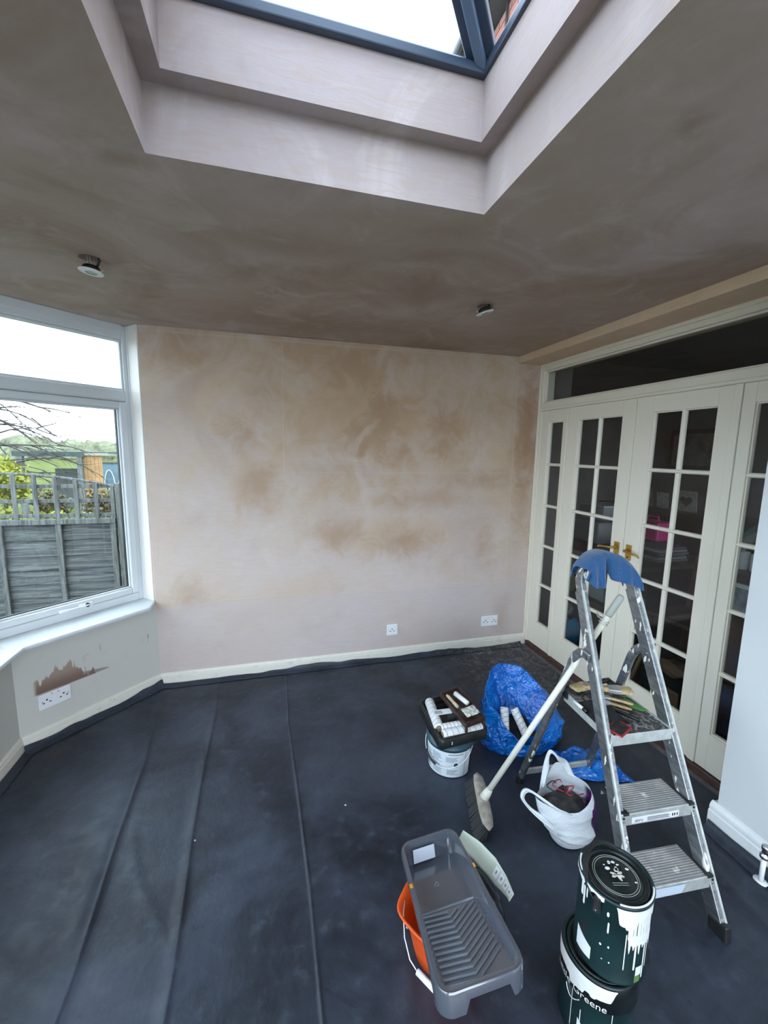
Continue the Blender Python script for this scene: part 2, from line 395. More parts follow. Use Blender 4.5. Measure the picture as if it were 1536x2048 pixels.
for tri in ([cor[0], cor[1], rid[0]], [cor[1], cor[2], rid[1], rid[0]], [cor[2], cor[3], rid[1]], [cor[3], cor[0], rid[0], rid[1]]):
    n = len(tri); m = MB()
    m.add([p + up for p in tri] + [p + up * 1.5 for p in tri], [tuple(range(n)), tuple(range(2 * n - 1, n - 1, -1))] + [(i, (i + 1) % n, n + (i + 1) % n, n + i) for i in range(n)])
    m.build('pane', M_LGLASS, lan)

# ------------------------------------------------------------------ bay window
WO = .125; WL = .905
win = sempty('window_1', 'white plastic bay window with opening lower casement', 'window', bay(0, WO, .632))
def wbar(name, s0, s1, z0, z1, o0=0.0, o1=.07, mat=None, par=None, bevel=.005):
    m = MB(); m.add([bay(s, WO + o, z) for z in (z0, z1) for o in (o0, o1) for s in (s0, s1)],
                    [(0, 2, 3, 1), (4, 5, 7, 6), (0, 1, 5, 4), (2, 6, 7, 3), (0, 4, 6, 2), (1, 3, 7, 5)])
    return m.build(name, mat or M_UPVC, par or win, bevel=bevel)
wbar('outer_frame', -.012, .04, .632, H); wbar('outer_frame', WL - .052, WL, .632, H)
wbar('head_frame', .04, WL - .052, 2.366, H); wbar('sill_frame', .04, WL - .052, .632, .685)
wbar('head_trim', .04, WL - .052, 2.40, H, -.012, 0.0, bevel=.003); wbar('corner_trim', -.014, .016, .632, H, -.014, 0.0, bevel=.003)
wbar('reveal_strip', -.002, .010, .632, H, -.118, -.002, plain('warm_white_trim', (.80, .76, .72), .45), bevel=.002)
wbar('transom', .04, WL - .052, 1.975, 2.048, -.004, .07, bevel=.012)
for s0, s1, z0, z1 in ((.04, .052, 2.048, 2.366), (WL - .064, WL - .052, 2.048, 2.366), (.052, WL - .064, 2.352, 2.366), (.052, WL - .064, 2.048, 2.060)):
    wbar('glazing_bead', s0, s1, z0, z1, .012, .05, bevel=.004)
wbar('pane', .045, WL - .057, 2.05, 2.36, .028, .034, M_GLASS, bevel=0)
cas = wbar('casement', .043, .090, .69, 1.972, -.016, .05, bevel=.008)
for s0, s1, z0, z1 in ((WL - .102, WL - .055, .69, 1.972), (.090, WL - .102, .69, .732), (.090, WL - .102, 1.93, 1.972)):
    wbar('casement_rail', s0, s1, z0, z1, -.016, .05, par=cas, bevel=.008)
for s0, s1, z0, z1 in ((.090, .100, .732, 1.93), (WL - .112, WL - .102, .732, 1.93), (.1, WL - .112, .732, .742), (.1, WL - .112, 1.92, 1.93)):
    wbar('casement_bead', s0, s1, z0, z1, .0, .04, par=cas, bevel=.004)
for s0, s1, z0, z1 in ((.100, .1045, .742, 1.92), (.1, WL - .112, .742, .747)):
    wbar('gasket', s0, s1, z0, z1, .012, .03, M_GASK, cas, 0)
wbar('casement_pane', .095, WL - .107, .737, 1.925, .022, .028, M_GLASS, cas, 0)
hd = MB(); path = [bay(.36 + .012 * i, WO - .03 - .006 * sin(i / 14 * pi), .703) for i in range(15)]
hd.tube(path, [.006 + .004 * smooth(6, 14, i) for i in range(15)], 8)
hd.build('handle', M_WHITEP, cas, smooth=True)
MB().lathe([(.001, .0), (.013, .0), (.013, .012), (.008, .016), (.001, .016)], (0, 0, 0), 16).build('tmp', None)
o = bpy.data.objects['tmp']; me = o.data; bpy.data.objects.remove(o)
R = Matrix((( D2.x, 0, N2.x), (D2.y, 0, N2.y), (0, 1, 0))).to_4x4(); R.translation = bay(.375, WO - .034, .703)
me.transform(R); link('handle_boss', me, M_GASK, cas)
wbar('handle_base', .345, .42, .69, .715, -.028, -.014, M_WHITEP, cas, .004)

# window board
sl = struct(MB().prism([(A2.x, A2.y), tuple(bay(.086, -.085, 0).xy), (-3.441, -.592), (-3.441, -5.0), (-3.68, -5.0), (-3.68, -.50), tuple(bay(.0, .15, 0).xy)], .606, .632).build('trim_2', M_SILLM, bevel=.009), 'white window board with plaster smears in the bay', 'window sill')
# side bay windows beyond the frame edge
sw = sempty('window_2', 'white plastic side bay windows past the photo edge', 'window', (-3.69, -.6, .632))
ys = [-.56, -1.55, -2.6, -3.65, -4.7, -5.35]
for i, yy in enumerate(ys): box('mullion', M_UPVC, sw, -3.74, -3.67, yy - .06, yy, .632, H, bevel=.006)
box('head_frame', M_UPVC, sw, -3.74, -3.67, ys[-1], ys[0] - .06, 2.366, H); box('sill_frame', M_UPVC, sw, -3.74, -3.67, ys[-1], ys[0] - .06, .632, .69)
for i in range(5):
    box('transom', M_UPVC, sw, -3.735, -3.675, ys[i + 1], ys[i] - .06, 1.975, 2.05); box('pane', M_GLASS, sw, -3.708, -3.702, ys[i + 1] - .0, ys[i] - .06, .69, 2.366)

# ------------------------------------------------------------------ skirting boards
def skirting(name, path, label, h=.095, th=.018):
    prof = [(0, 0), (th, 0), (th, h * .70), (th * .72, h * .735), (th * .80, h * .80), (th * .72, h * .88), (th * .45, h * .97), (th * .15, h), (0, h)]
    m = MB(); path = [Vector(p) for p in path]; rings = []
    for i, p in enumerate(path):
        d0 = (path[i] - path[i - 1]).normalized() if i else None
        d1 = (path[i + 1] - path[i]).normalized() if i < len(path) - 1 else None
        if d0 is None: d0 = d1
        if d1 is None: d1 = d0
        n0 = Vector((d0.y, -d0.x)); n1 = Vector((d1.y, -d1.x)); nn = (n0 + n1).normalized(); k = 1 / max(.3, nn.dot(n0))
        rings.append([(p.x + nn.x * a * k, p.y + nn.y * a * k, b) for a, b in prof])
    m.loft(rings, True, True, True)
    return struct(m.build(name, M_SKIRT), label, 'skirting')
skirting('baseboard_back', [(A2.x, A2.y), (-.005, 0)], 'cream skirting board along the plastered back wall')
skirting('baseboard_left', [(-3.526, -.5555), (A2.x, A2.y)], 'cream skirting board below the bay window wall')
skirting('baseboard_side', [(-3.526, -5.2), (-3.526, -.5555)], 'cream skirting board on the side wall at frame edge')
M_SKIRT_B = M_SKIRT; M_SKIRT = painted('white_gloss_paint', (.80, .82, .83), .3, .15, (.55, .5, .45), 20)
pm = MB(); prof = [(0, 0), (.024, 0), (.024, .085), (.018, .09), (.02, .102), (.018, .112), (.01, .124), (.003, .128), (0, .128)]
pm.loft([[(-.245 - a, -1.852 if a < .001 else -1.852, b) for a, b in prof], [(-.245 - a, -5.35, b) for a, b in prof]], True, True, True)
struct(pm.build('baseboard_right', M_SKIRT), 'white moulded skirting board on the pier by the doors', 'skirting')
box('skirting_return', M_SKIRT, bpy.data.objects['baseboard_right'], -.26, -.2, -1.872, -1.852, 0, .12)
M_SKIRT = M_SKIRT_B

# ------------------------------------------------------------------ glazed door screen
LT, LB = 2.03, .05
scr_ = sempty('trim_3', 'cream timber frame around the glazed internal doors', 'door frame')
box('jamb', M_DOOR, scr_, -.004, .10, -.045, -.001, 0, 2.397, bevel=.004); box('jamb', M_DOOR, scr_, -.004, .10, -1.94, -1.885, 0, 2.397, bevel=.004)
box('jamb_bead', M_DOOR, scr_, -.016, -.004, -.018, -.001, .03, 2.397, bevel=.004)
box('head', M_DOOR, scr_, -.004, .10, -1.885, -.045, 2.345, 2.397, bevel=.004); box('head_bead', M_DOOR, scr_, -.018, -.004, -1.885, -.001, 2.375, 2.397, bevel=.005)
box('transom_rail', M_DOOR, scr_, -.008, .10, -1.885, -.045, 2.045, 2.094, bevel=.004); box('transom_bead', M_DOOR, scr_, -.02, .02, -1.885, -.045, 2.028, 2.047, bevel=.004)
box('mullion', M_DOOR, scr_, -.004, .10, -.362, -.338, LB, 2.045, bevel=.003); box('mullion', M_DOOR, scr_, -.004, .10, -1.572, -1.534, LB, 2.045, bevel=.003)
for r in ((-1.885, -.045, 2.094, 2.106), (-1.885, -.045, 2.333, 2.345), (-.058, -.045, 2.106, 2.333), (-1.885, -1.872, 2.106, 2.333)):
    box('glazing_bead', M_DOOR, scr_, .012, .03, r[0], r[1], r[2], r[3], bevel=.003)
box('transom_pane', M_DGLASS, scr_, .03, .035, -1.88, -.05, 2.10, 2.34)
th = struct(box('trim_4', M_TIMBER, None, -.012, .12, -1.872, -.03, 0, .046, bevel=.006), 'red brown timber threshold under the glazed doors', 'threshold')

def leaf(name, label, y0, y1, gy0, gy1, cols, rows, xf=.004):
    """glazed joinery leaf between y0 (far) and y1 (near); glazed area gy0..gy1, gz"""
    gz0, gz1 = .2517, 1.9348; xb = xf + .042
    L = sempty(name, label, 'door', (xf, (y0 + y1) / 2, LB))
    box('stile', M_DOOR, L, xf, xb, gy0, y0, LB, LT - .002, bevel=.002); box('stile', M_DOOR, L, xf, xb, y1, gy1, LB, LT - .002, bevel=.002)
    box('top_rail', M_DOOR, L, xf, xb, gy1, gy0, gz1, LT - .002, bevel=.002); box('bottom_rail', M_DOOR, L, xf, xb, gy1, gy0, LB, gz0, bevel=.002)
    bw = .011; cw = (gy0 - gy1) / cols; rh = (gz1 - gz0) / rows
    def gbar(a0, a1, vertical, c):
        m = MB()
        prof = [(-bw, .030), (-bw, .012), (-bw * .45, .004), (bw * .45, .004), (bw, .012), (bw, .030)]
        if vertical: rings = [[(xf + d, c + o, zz) for o, d in prof] for zz in (a0, a1)]
        else: rings = [[(xf + d, yy, c + o) for o, d in prof] for yy in (a0, a1)]
        m.loft(rings, True, True, True).build('glazing_bar', M_DOOR, L)
    for r in range(1, rows): gbar(gy1, gy0, False, gz0 + r * rh)
    for c in range(1, cols):
        for r in range(rows): gbar(gz0 + r * rh + (bw if r else 0), gz0 + (r + 1) * rh - (bw if r < rows - 1 else 0), True, gy1 + c * cw)
    # rebate beads round the glazed field, then the panes
    t = .007
    for r in ((gy1, gy1 + t, gz0, gz1), (gy0 - t, gy0, gz0, gz1), (gy1 + t, gy0 - t, gz0, gz0 + t), (gy1 + t, gy0 - t, gz1 - t, gz1)):
        box('bead', M_DOOR, L, xf + .008, xf + .03, *r, bevel=.002)
    for r in range(rows):
        for c in range(cols):
            box('pane', M_DGLASS, L, xf + .022, xf + .026, gy1 + c * cw + bw * .6, gy1 + (c + 1) * cw - bw * .6, gz0 + r * rh + bw * .6, gz0 + (r + 1) * rh - bw * .6)
    return L
leaf('door_1', 'narrow fixed glazed panel nearest the back wall', -.047, -.336, -.1318, -.3051, 1, 5)
d2 = leaf('door_2', 'cream glazed door leaf left of the meeting stile', -.3635, -.9695, -.4694, -.8677, 2, 5)
d3 = leaf('door_3', 'cream glazed door leaf right of the meeting stile', -.9725, -1.5325, -1.0876, -1.4600, 2, 5)
leaf('door_4', 'narrow fixed glazed panel beside the white pier', -1.5735, -1.884, -1.6297, -1.803, 1, 5)
def lever(par, y, sgn):
    z = 1.075
    pl = box('handle_plate', M_BRASS, par, -.004, .004, y - .02, y + .02, z - .05, z + .05, bevel=.003)
    MB().tube([(.004, y, z + .015), (-.035, y, z + .015), (-.045, y + .012 * sgn, z + .013), (-.046, y + .055 * sgn, z + .01), (-.044, y + .105 * sgn, z + .004), (-.040, y + .118 * sgn, z - .004)], [.009, .008, .008, .007, .0065, .005], 10).build('lever', M_BRASS, pl, smooth=True)
    MB().lathe([(.0, .0), (.005, .0), (.005, .003), (0, .003)], (0, 0, 0), 10).build('tmp', None); o = bpy.data.objects['tmp']; me = o.data; bpy.data.objects.remove(o)
    me.transform(Matrix.Translation((-.004, y, z - .03)) @ Matrix.Rotation(-pi / 2, 4, 'Y')); link('keyhole', me, M_GASK, pl)
lever(d2, -.925, 1); lever(d3, -1.02, -1)

# ------------------------------------------------------------------ the dim room beyond the doors
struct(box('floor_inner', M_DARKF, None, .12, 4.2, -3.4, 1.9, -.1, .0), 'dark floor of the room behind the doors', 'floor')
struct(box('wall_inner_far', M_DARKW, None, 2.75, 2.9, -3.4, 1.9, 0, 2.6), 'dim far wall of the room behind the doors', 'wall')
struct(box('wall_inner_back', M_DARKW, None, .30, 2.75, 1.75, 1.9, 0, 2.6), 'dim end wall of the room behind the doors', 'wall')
nw = sempty('wall_inner_near', 'dim near wall of the room behind the doors, opening added for light', 'wall')
for i, r in enumerate(((.30, 1.0, 0, 2.6), (2.3, 2.75, 0, 2.6), (1.0, 2.3, 0, .95), (1.0, 2.3, 2.15, 2.6))): box('wall_piece', M_DARKW, nw, r[0], r[1], -3.4, -3.25, r[2], r[3])  # unseen gap left between the pieces to let sky light reach the things inside
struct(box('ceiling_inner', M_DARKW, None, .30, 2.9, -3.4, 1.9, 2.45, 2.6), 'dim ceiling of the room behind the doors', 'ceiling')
# ================================================================== FLOOR SHEET
g = NT('navy_floor_sheet')
n1 = g.noise(2.2, 6, .62, dist=.5); n2 = g.noise(14, 5, .65); n3 = g.noise(60, 3, .6)
c = g.mix(g.rng(n1, .3, .7), (.007, .010, .018), (.034, .044, .068))
c = g.mix(g.math('MULTIPLY', g.rng(n2, .52, .75), .5), c, (.058, .072, .10))
scuff = g.math('MULTIPLY', g.rng(g.noise(5, 5, .7, sc3=(1, 1, 1), dist=2.0), .60, .70), g.rng(n3, .45, .6))
c = g.mix(g.math('MULTIPLY', scuff, .55), c, (.005, .006, .009))
dust = g.math('MULTIPLY', g.rng(n1, .55, .8), g.rng(n3, .4, .75))
c = g.mix(g.math('MULTIPLY', dust, .3), c, (.12, .13, .15))
x, y, z = g.xyz()
grime = g.math('MULTIPLY', g.math('MULTIPLY', g.rng(x, -.95, -.45), g.rng(y, -1.2, -.25)), g.rng(g.noise(24, 4, .7, dist=1.0), .45, .68))
c = g.mix(g.math('MULTIPLY', grime, .8), c, (.19, .165, .15))
vor = g.n('TexVoronoi'); vor.inputs['Scale'].default_value = 5.5; g.link(g.co, vor.inputs['Vector'])
spk = g.math('MULTIPLY', g.rng(vor.outputs['Distance'], .035, .02), g.rng(g.noise(3.1, 1), .44, .46))
c = g.mix(spk, c, (.6, .6, .6))
hgt = g.math('ADD', g.math('MULTIPLY', n2, .5), g.math('ADD', g.math('MULTIPLY', n3, .18), g.math('MULTIPLY', g.noise(5, 4, .6, dist=1.0), .9)))
M_SHEET = g.pbr(c, g.rng(n2, .3, .8, .42, .66), nrm=g.bump(hgt, .35, .012), spec=.45)

CREASES = [([(-2.085, .0), (-2.094, -.66), (-2.069, -1.307), (-2.058, -1.69), (-2.058, -2.1), (-2.06, -5)], .010, .006, 'ridge'),
           ([(-2.557, -.02), (-2.536, -.5), (-2.54, -1.0), (-2.531, -1.348), (-2.516, -1.605), (-2.507, -1.83), (-2.507, -5)], .016, .007, 'step'),
           ([(-2.9, -.1), (-2.884, -.465), (-2.851, -.814), (-2.841, -1.244), (-2.823, -1.526), (-2.813, -1.763), (-2.812, -5)], 0.022, .009, 'step'),
           ([(-2.80, -1.2), (-2.767, -1.335), (-2.704, -1.5), (-2.582, -1.691), (-2.517, -1.813)], .006, .012, 'ridge'),
           ([(-2.62, -.55), (-2.55, -.9), (-2.54, -1.0)], .005, .012, 'ridge'),
           ([(-.24, -.85), (-.207, -1.296), (-.244, -1.85)], .014, .02, 'step'),
           ([(-.86, -.05), (-.873, -.566), (-.9, -.9)], .006, .01, 'ridge'),
           ([(-.62, -1.9), (-.80, -2.138), (-.784, -2.294), (-.72, -2.5), (-.6, -3.2)], .009, .014, 'ridge'),
           ([(-.45, -2.0), (-.5, -2.4), (-.48, -3)], .012, .02, 'ridge'), ([(-.37, -1.95), (-.36, -2.6), (-.36, -3.2)], .02, .03, 'ridge')]
SEG = [[(V(*p), V(*q)) for p, q in zip(pl, pl[1:])] for pl, *_ in CREASES]
def sheet_z(x, y):
    z = .006 + .0035 * noise.noise((x * 2.3, y * 2.3, 0)) + .002 * noise.noise((x * 7, y * 5, 3))
    p = Vector((x, y))
    for (pl, amp, w, kind), segs in zip(CREASES, SEG):
        best = None
        for a, b in segs:
            if min(a.x, b.x) - .12 > x or max(a.x, b.x) + .12 < x or min(a.y, b.y) - .12 > y or max(a.y, b.y) + .12 < y: continue
            ab = b - a; t = max(0, min(1, (p - a).dot(ab) / ab.length_squared)); q = a + ab * t; d = (p - q).length
            sg = 1 if ab.x * (p.y - a.y) - ab.y * (p.x - a.x) > 0 else -1
            if best is None or d < best[0]: best = (d, sg, q)
        if best:
            d, sg, q = best; k = .6 + .5 * noise.noise((q.x * 3 + 9, q.y * 3, 1))
            if kind == 'ridge': z += amp * k * exp(-(d / w) ** 2)
            else: z += amp * k * (exp(-(d / w)) if sg > 0 else exp(-(d / (w * 4)) ** 2)) * .9
    return max(.0015, z)
m = MB()
X0, X1, Y0, Y1 = -3.50, -.03, -4.2, -.022
# x positions: finer round the creases
xs = []; x = X0
while x < X1:
    xs.append(x)
    near = min(abs(x - c) for c in (-2.075, -2.53, -2.85))
    x += .0035 if near < .045 else .02
xs.append(X1)
NYR = 230
def clampx(xx, yy):     # follow the chamfered bay wall and the pier
    lim = A2.x + (yy) * (D2.x / D2.y) if yy > -.5555 else -3.526
    lo = lim + .028
    hi = -.05 if yy > -1.85 else -.275
    return max(lo, min(hi, xx))
rings = []
for j in range(NYR + 1):
    t = j / NYR; yy = Y1 + (Y0 - Y1) * (t ** 1.15)
    rings.append([(lambda cx: (cx, yy, sheet_z(cx, yy)))(clampx(xx, yy)) for xx in xs])
m.loft(rings, closed=False)
def upturn(path, hfun, npm=60):
    """sheet edge riding up the skirting along a polyline (inside on the right of travel)"""
    for a, b in zip(path, path[1:]):
        a = V(*a); b = V(*b); d = (b - a); L = d.length; d.normalize(); n = Vector((d.y, -d.x)); k = max(2, int(L * npm)); rr = [[] for _ in range(6)]
        for i in range(k + 1):
            s = L * i / k; p = a + d * s; h = hfun(p.x, p.y)
            for r, (off, zz) in enumerate(((.07, .004), (.045, .008 + h * .1), (.03, .012 + h * .35), (.025, h * .75 + .006), (.0235, h), (.0205, h - .002))):
                q = p + n * off; rr[r].append((q.x, q.y, zz + (sheet_z(q.x, q.y) if r == 0 else 0)))
        m.loft(rr, closed=False)
hb = lambda x, y: .034 + .032 * noise.noise((x * 2.6, 1.3, 0)) + .012 * noise.noise((x * 8, 4, 0)) - .018 * smooth(-.7, -.2, x)
hl = lambda x, y: .042 + .036 * noise.noise((x * 4.2, y * 4.2, 5)) + .012 * noise.noise((x * 11, y * 9, 0))
upturn([(A2.x + .004, 0), (-.05, 0)], hb)
upturn([(-3.522, -.555), (A2.x, 0)], hl)
upturn([(-3.526, -3.5), (-3.526, -.56)], lambda x, y: .018 + .01 * noise.noise((1, y * 4, 2)))
rp = lambda x, y: .045 + .02 * noise.noise((3, y * 3.5, 2))
upturn([(-.252, -1.86), (-.252, -4.2)], rp)
tag(m.build('floor_sheet', M_SHEET, smooth=True), 'dark navy protective sheet with creases covering the whole floor', 'floor sheet')

# ================================================================== SOCKETS
def socket(label, p, u, n, double=True, w=None, h=.09):
    w = w or (.155 if double else .092); u = V(*u).normalized(); n = V(*n).normalized(); zz = Vector((0, 0, 1)); p = V(*p)
    t = thing('wall_socket', label, 'socket', p, 0, 'wall sockets')
    MB().obox(p + n * .005, u, n, zz, w / 2, .005, h / 2).build('face_plate', M_WHITEP, t, bevel=.004)
    cs = (-w * .26, w * .26) if double else (-w * .02,)
    for i, c in enumerate(cs):
        for (du, dz, a, b) in ((0, .012, .0042, .0042), (-.016, -.004, .005, .003), (.016, -.004, .005, .003)):
            MB().obox(p + n * .0102 + u * (c + du) + zz * (dz - .006), u, n, zz, a, .0006, b).build('pin_hole', M_GASK, t)
        sx = (w * .075 if i == 0 else -w * .075) - 0 if double else .026
        q = (0 + (-.016 if i == 0 else .016)) if double else .030
        rk = MB().obox(p + n * .0115 + u * q + zz * .026, u, n, zz, .007, .003, .010).build('rocker_switch', M_WHITEP, t, bevel=.002)
        MB().obox(p + n * .0150 + u * q + zz * .033, u, n, zz, .004, .0004, .0015).build('switch_mark', M_RED, rk)
    for sgn in (-1, 1):
        MB().obox(p + n * .0103 + u * sgn * (w * .40 if double else w * .36) + zz * .0, u, n, zz, .0022, .0006, .0022).build('screw', M_STEEL, t)
M_RED = plain('red_print', (.45, .03, .04), .4)
socket('single white socket low on the plastered back wall', (-1.238, 0, .25), (1, 0, 0), (0, -1, 0), False)
socket('double white socket on back wall near the glazed doors', (-.358, 0, .243), (1, 0, 0), (0, -1, 0), True)
socket('double white socket on bay wall below brown plaster smear', bay(.625, 0, .247), tuple(bay(-1, 0, 0) - bay(0, 0, 0)), tuple(-(bay(0, 1, 0) - bay(0, 0, 0))), True, .158)

# ================================================================== HANGING DOWNLIGHTS
def downlight(label, hole, disc, tilt_axis, tilt):
    hx, hy = hole; t = thing('downlight', label, 'ceiling light', (disc[0], disc[1], disc[2]), 0, 'unfitted downlights')
    R = Matrix.Rotation(tilt, 4, tilt_axis); T = Matrix.Translation(disc) @ R
    def put(mb, name, mat, par=t, sm=True):
        o = mb.build('tmp', None, None, smooth=sm); me = o.data; bpy.data.objects.remove(o); me.name = name; me.transform(T); return link(name, me, mat, par)
    bz = put(MB().lathe([(.022, -.002), (.030, -.0035), (.044, -.001), (.047, .002), (.046, .004), (.030, .005)], n=40), 'bezel', M_WHITEP)
    put(MB().lathe([(0, .0), (.012, -.001), (.022, -.001), (.023, .002)], n=28), 'lens', plain('frosted_lens', (.45, .48, .50), .25), bz)
    put(MB().lathe([(.033, .004), (.034, .012), (.030, .022), (.024, .026), (0, .026)], n=32), 'body', M_BLACK)
    for sg in (-1, 1):
        put(MB().add([(sg * .034, -.006, .006), (sg * .034, .006, .006), (sg * .046, .006, .020), (sg * .046, -.006, .020), (sg * .047, .006, .0195), (sg * .047, -.006, .0195)], [(0, 1, 2, 3), (2, 3, 5, 4)]), 'spring_clip', M_STEEL, t, False)
    top = T @ Vector((.02, 0, .026)); pts = []
    for i in range(9):
        s = i / 8; pts.append((lerp(top.x, hx + .028, s) + .008 * sin(s * 5), lerp(top.y, hy, s), lerp(top.z - .002, H + .06, s)))
    MB().tube(pts, .0045, 8).build('cable', M_BLACK, t, smooth=True)
    for k in (-.012, -.002):
        MB().tube([T @ Vector((k, .004, .025)), Vector((hx + k, hy + .003, H + .02)), Vector((hx + k * .5, hy, H + .08))], .0012, 5).build('wire', plain('grey_wire', (.45, .45, .45), .5), t)
downlight('unfitted white downlight dangling from ceiling hole near bay window', LAMPS[0], (-2.872, -.965, 2.403), 'Y', .10)
downlight('unfitted white downlight dangling from ceiling hole near the doors', LAMPS[1], (-1.058, -.985, 2.411), 'Y', -.30)
for lx, ly in LAMPS:
    hb_ = MB().lathe([(.0405, 0), (.0405, .13), (0, .13)], (lx, ly, H + .03), 24).build('lamp_recess', M_GASK, bpy.data.objects['ceiling'])

# ================================================================== STEP LADDER
g = NT('paint_spattered_aluminium')
sp = g.math('MAXIMUM', g.rng(g.noise(38, 3, .5, sc3=(1, 1, .45)), .625, .65), g.rng(g.noise(11, 3, .6, sc3=(1, 1, .3)), .625, .66))
sc = g.noise(70, 4, .6, sc3=(.3, .3, 1))
base = g.mix(g.rng(sc, .3, .7), (.22, .235, .25), (.38, .39, .40))
c = g.mix(sp, base, (.82, .80, .74))
M_ALU = g.pbr(c, g.math('ADD', g.math('MULTIPLY', sp, .25), g.rng(sc, .3, .7, .30, .45)), g.math('SUBTRACT', .85, g.math('MULTIPLY', sp, .85)), nrm=g.bump(g.math('ADD', sp, g.math('MULTIPLY', sc, .2)), .25, .002))
g = NT('dusty_ribbed_aluminium')
f = g.rng(g.noise(9, 6, .7), .42, .7); c = g.mix(f, (.33, .33, .33), (.52, .50, .47)); c = g.mix(g.rng(g.noise(16, 3), .63, .68), c, (.72, .70, .65))
M_TREAD = g.pbr(c, .55, .35, nrm=g.bump(g.noise(80, 3), .15, .003))
M_LIP = plain('scuffed_aluminium', (.62, .64, .62), .42, .55, var=.12, vscale=30)
LO = Vector((-.837, -2.23, 0)); LPS = -.08
lad = thing('step_ladder', 'paint splattered aluminium platform step ladder beside the glazed doors', 'ladder', LO, LPS)
LM = Matrix.Translation(LO) @ Matrix.Rotation(LPS, 4, 'Z')
def lp(x, y, z): return LM @ Vector((x, y, z))
lean = .462; FN = (LM.to_3x3() @ Vector((0, 1, -lean))).normalized()
sxp = lambda z: .176 - .038 * z
pr = [(-.011, 0), (.011, 0), (.011, .054), (-.011, .054)]
prc = [(-.011, 0), (.011, 0), (.011, .054), (.007, .054), (.007, .004), (-.007, .004), (-.007, .054), (-.011, .054)]
for sg in (-1, 1):
    zs = [.03, .3, .6, .9, 1.125]
    MB().sweep([lp(sg * (sxp(z) - .011), lean * z, z) for z in zs], pr, FN).build('stile', M_ALU, lad, bevel=.003)
    rim = MB().sweep([lp(sg * (sxp(z) - .001), lean * z, z) for z in (.03, .6, 1.125)], [(-.004, -.004), (.004, -.004), (.004, .004), (-.004, .004)], FN).build('stile_lip', M_LIP, lad)
# hoop: elliptical arch on top of the stiles
hp = []; zb = 1.12; w = sxp(zb) - .011
for i in range(25):
    a = pi * i / 24; zz = zb + .128 * sin(a) ** .8 if 0 < i < 24 else zb
    hp.append(lp(-w * cos(a) if True else 0, lean * zz, zz))
MB().sweep(hp, [(-.011, 0), (.011, 0), (.011, .045), (-.011, .045)], FN).build('hoop', M_ALU, lad, bevel=.004)
# treads
def tread(z, dep, lip=.045):
    y0 = lean * z - .004; x = sxp(z) - .022; t = MB()
    P = lambda a, b, c: lp(a, b, c)
    def lb(x0, x1, ya, yb, za, zb, name, mat, par, bev=.002):
        m = MB(); m.add([P(a, b, c) for c in (za, zb) for b in (ya, yb) for a in (x0, x1)], [(0, 2, 3, 1), (4, 5, 7, 6), (0, 1, 5, 4), (2, 6, 7, 3), (0, 4, 6, 2), (1, 3, 7, 5)])
        return m.build(name, mat, par, bevel=bev)
    T = lb(-x, x, y0, y0 + dep, z - .006, z, 'tread', M_TREAD, lad)
    lb(-x - .02, x + .02, y0 - .006, y0, z - lip, z + .002, 'tread_lip', M_LIP, T)
    lb(-x, x, y0 + dep - .004, y0 + dep, z - .03, z, 'tread_back', M_LIP, T)
    r = MB(); k = int(dep / .0085)
    for i in range(1, k):
        yy = y0 + dep * i / k
        r.add([P(a, b, c) for a in (-x, x) for b, c in ((yy - .0016, z), (yy, z + .0016), (yy + .0016, z))], [(0, 1, 4, 3), (1, 2, 5, 4)])
    r.build('tread_ribs', M_TREAD, T)
    for sg in (-1, 1):
        for dz in (.012, .030):
            m = MB(); c = P(sg * (x + .010), y0 - .007, z - dz); d = (LM.to_3x3() @ Vector((0, -1, 0)))
            m.tube([c, c + d * .002], .0045, 10); m.build('rivet', M_GASK, T)
        lb(sg * x - .012, sg * x + .012, y0 - .008, y0 + .012, z - .004, z + .006, 'tread_end_cap', M_BLACK, T)
        lb(sg * (x - .004) - .006, sg * (x - .004) + .006, y0 + .01, y0 + dep, z - .012, z + .004, 'tread_seal', M_BLACK, T)
    return T
T1 = tread(.195, .125); T2 = tread(.40, .125)
M_INK = plain('black_print', (.02, .02, .025), .5); M_PAPER = plain('white_sticker', (.72, .75, .78), .45)
y2 = lean * .40 - .0115
def onlip(x, z, dy=0.0): return lp(x, y2 - dy, z)
st = MB().add([onlip(-.115, .362), onlip(.085, .362), onlip(.085, .388), onlip(-.115, .388)], [(0, 1, 2, 3)]).build('sticker', M_PAPER, T2)
text_on('lettering', 'abru', .019, M_INK, T2, lambda x, y: onlip(-.085 + x, .367 + y, .0006))
for i, zz in enumerate((.3665, .3705, .3745, .3785)):
    MB().add([onlip(-.05, zz, .0006), onlip(.045 - .006 * (i % 2), zz, .0006), onlip(.045 - .006 * (i % 2), zz + .0017, .0006), onlip(-.05, zz + .0017, .0006)], [(0, 1, 2, 3)]).build('small_print', M_INK, T2)
for k in (.055, .064, .075): MB().add([onlip(k, .368, .0006), onlip(k + .005, .368, .0006), onlip(k + .005, .379, .0006), onlip(k, .379, .0006)], [(0, 1, 2, 3)]).build('small_print', M_INK, T2)
y1 = lean * .195 - .0115
MB().add([lp(-.12, y1, .155), lp(.03, y1, .155), lp(.045, y1, .19), lp(-.12, y1, .19)], [(0, 1, 2, 3)]).build('sticker', plain('pale_blue_tape', (.50, .58, .68), .5), T1)
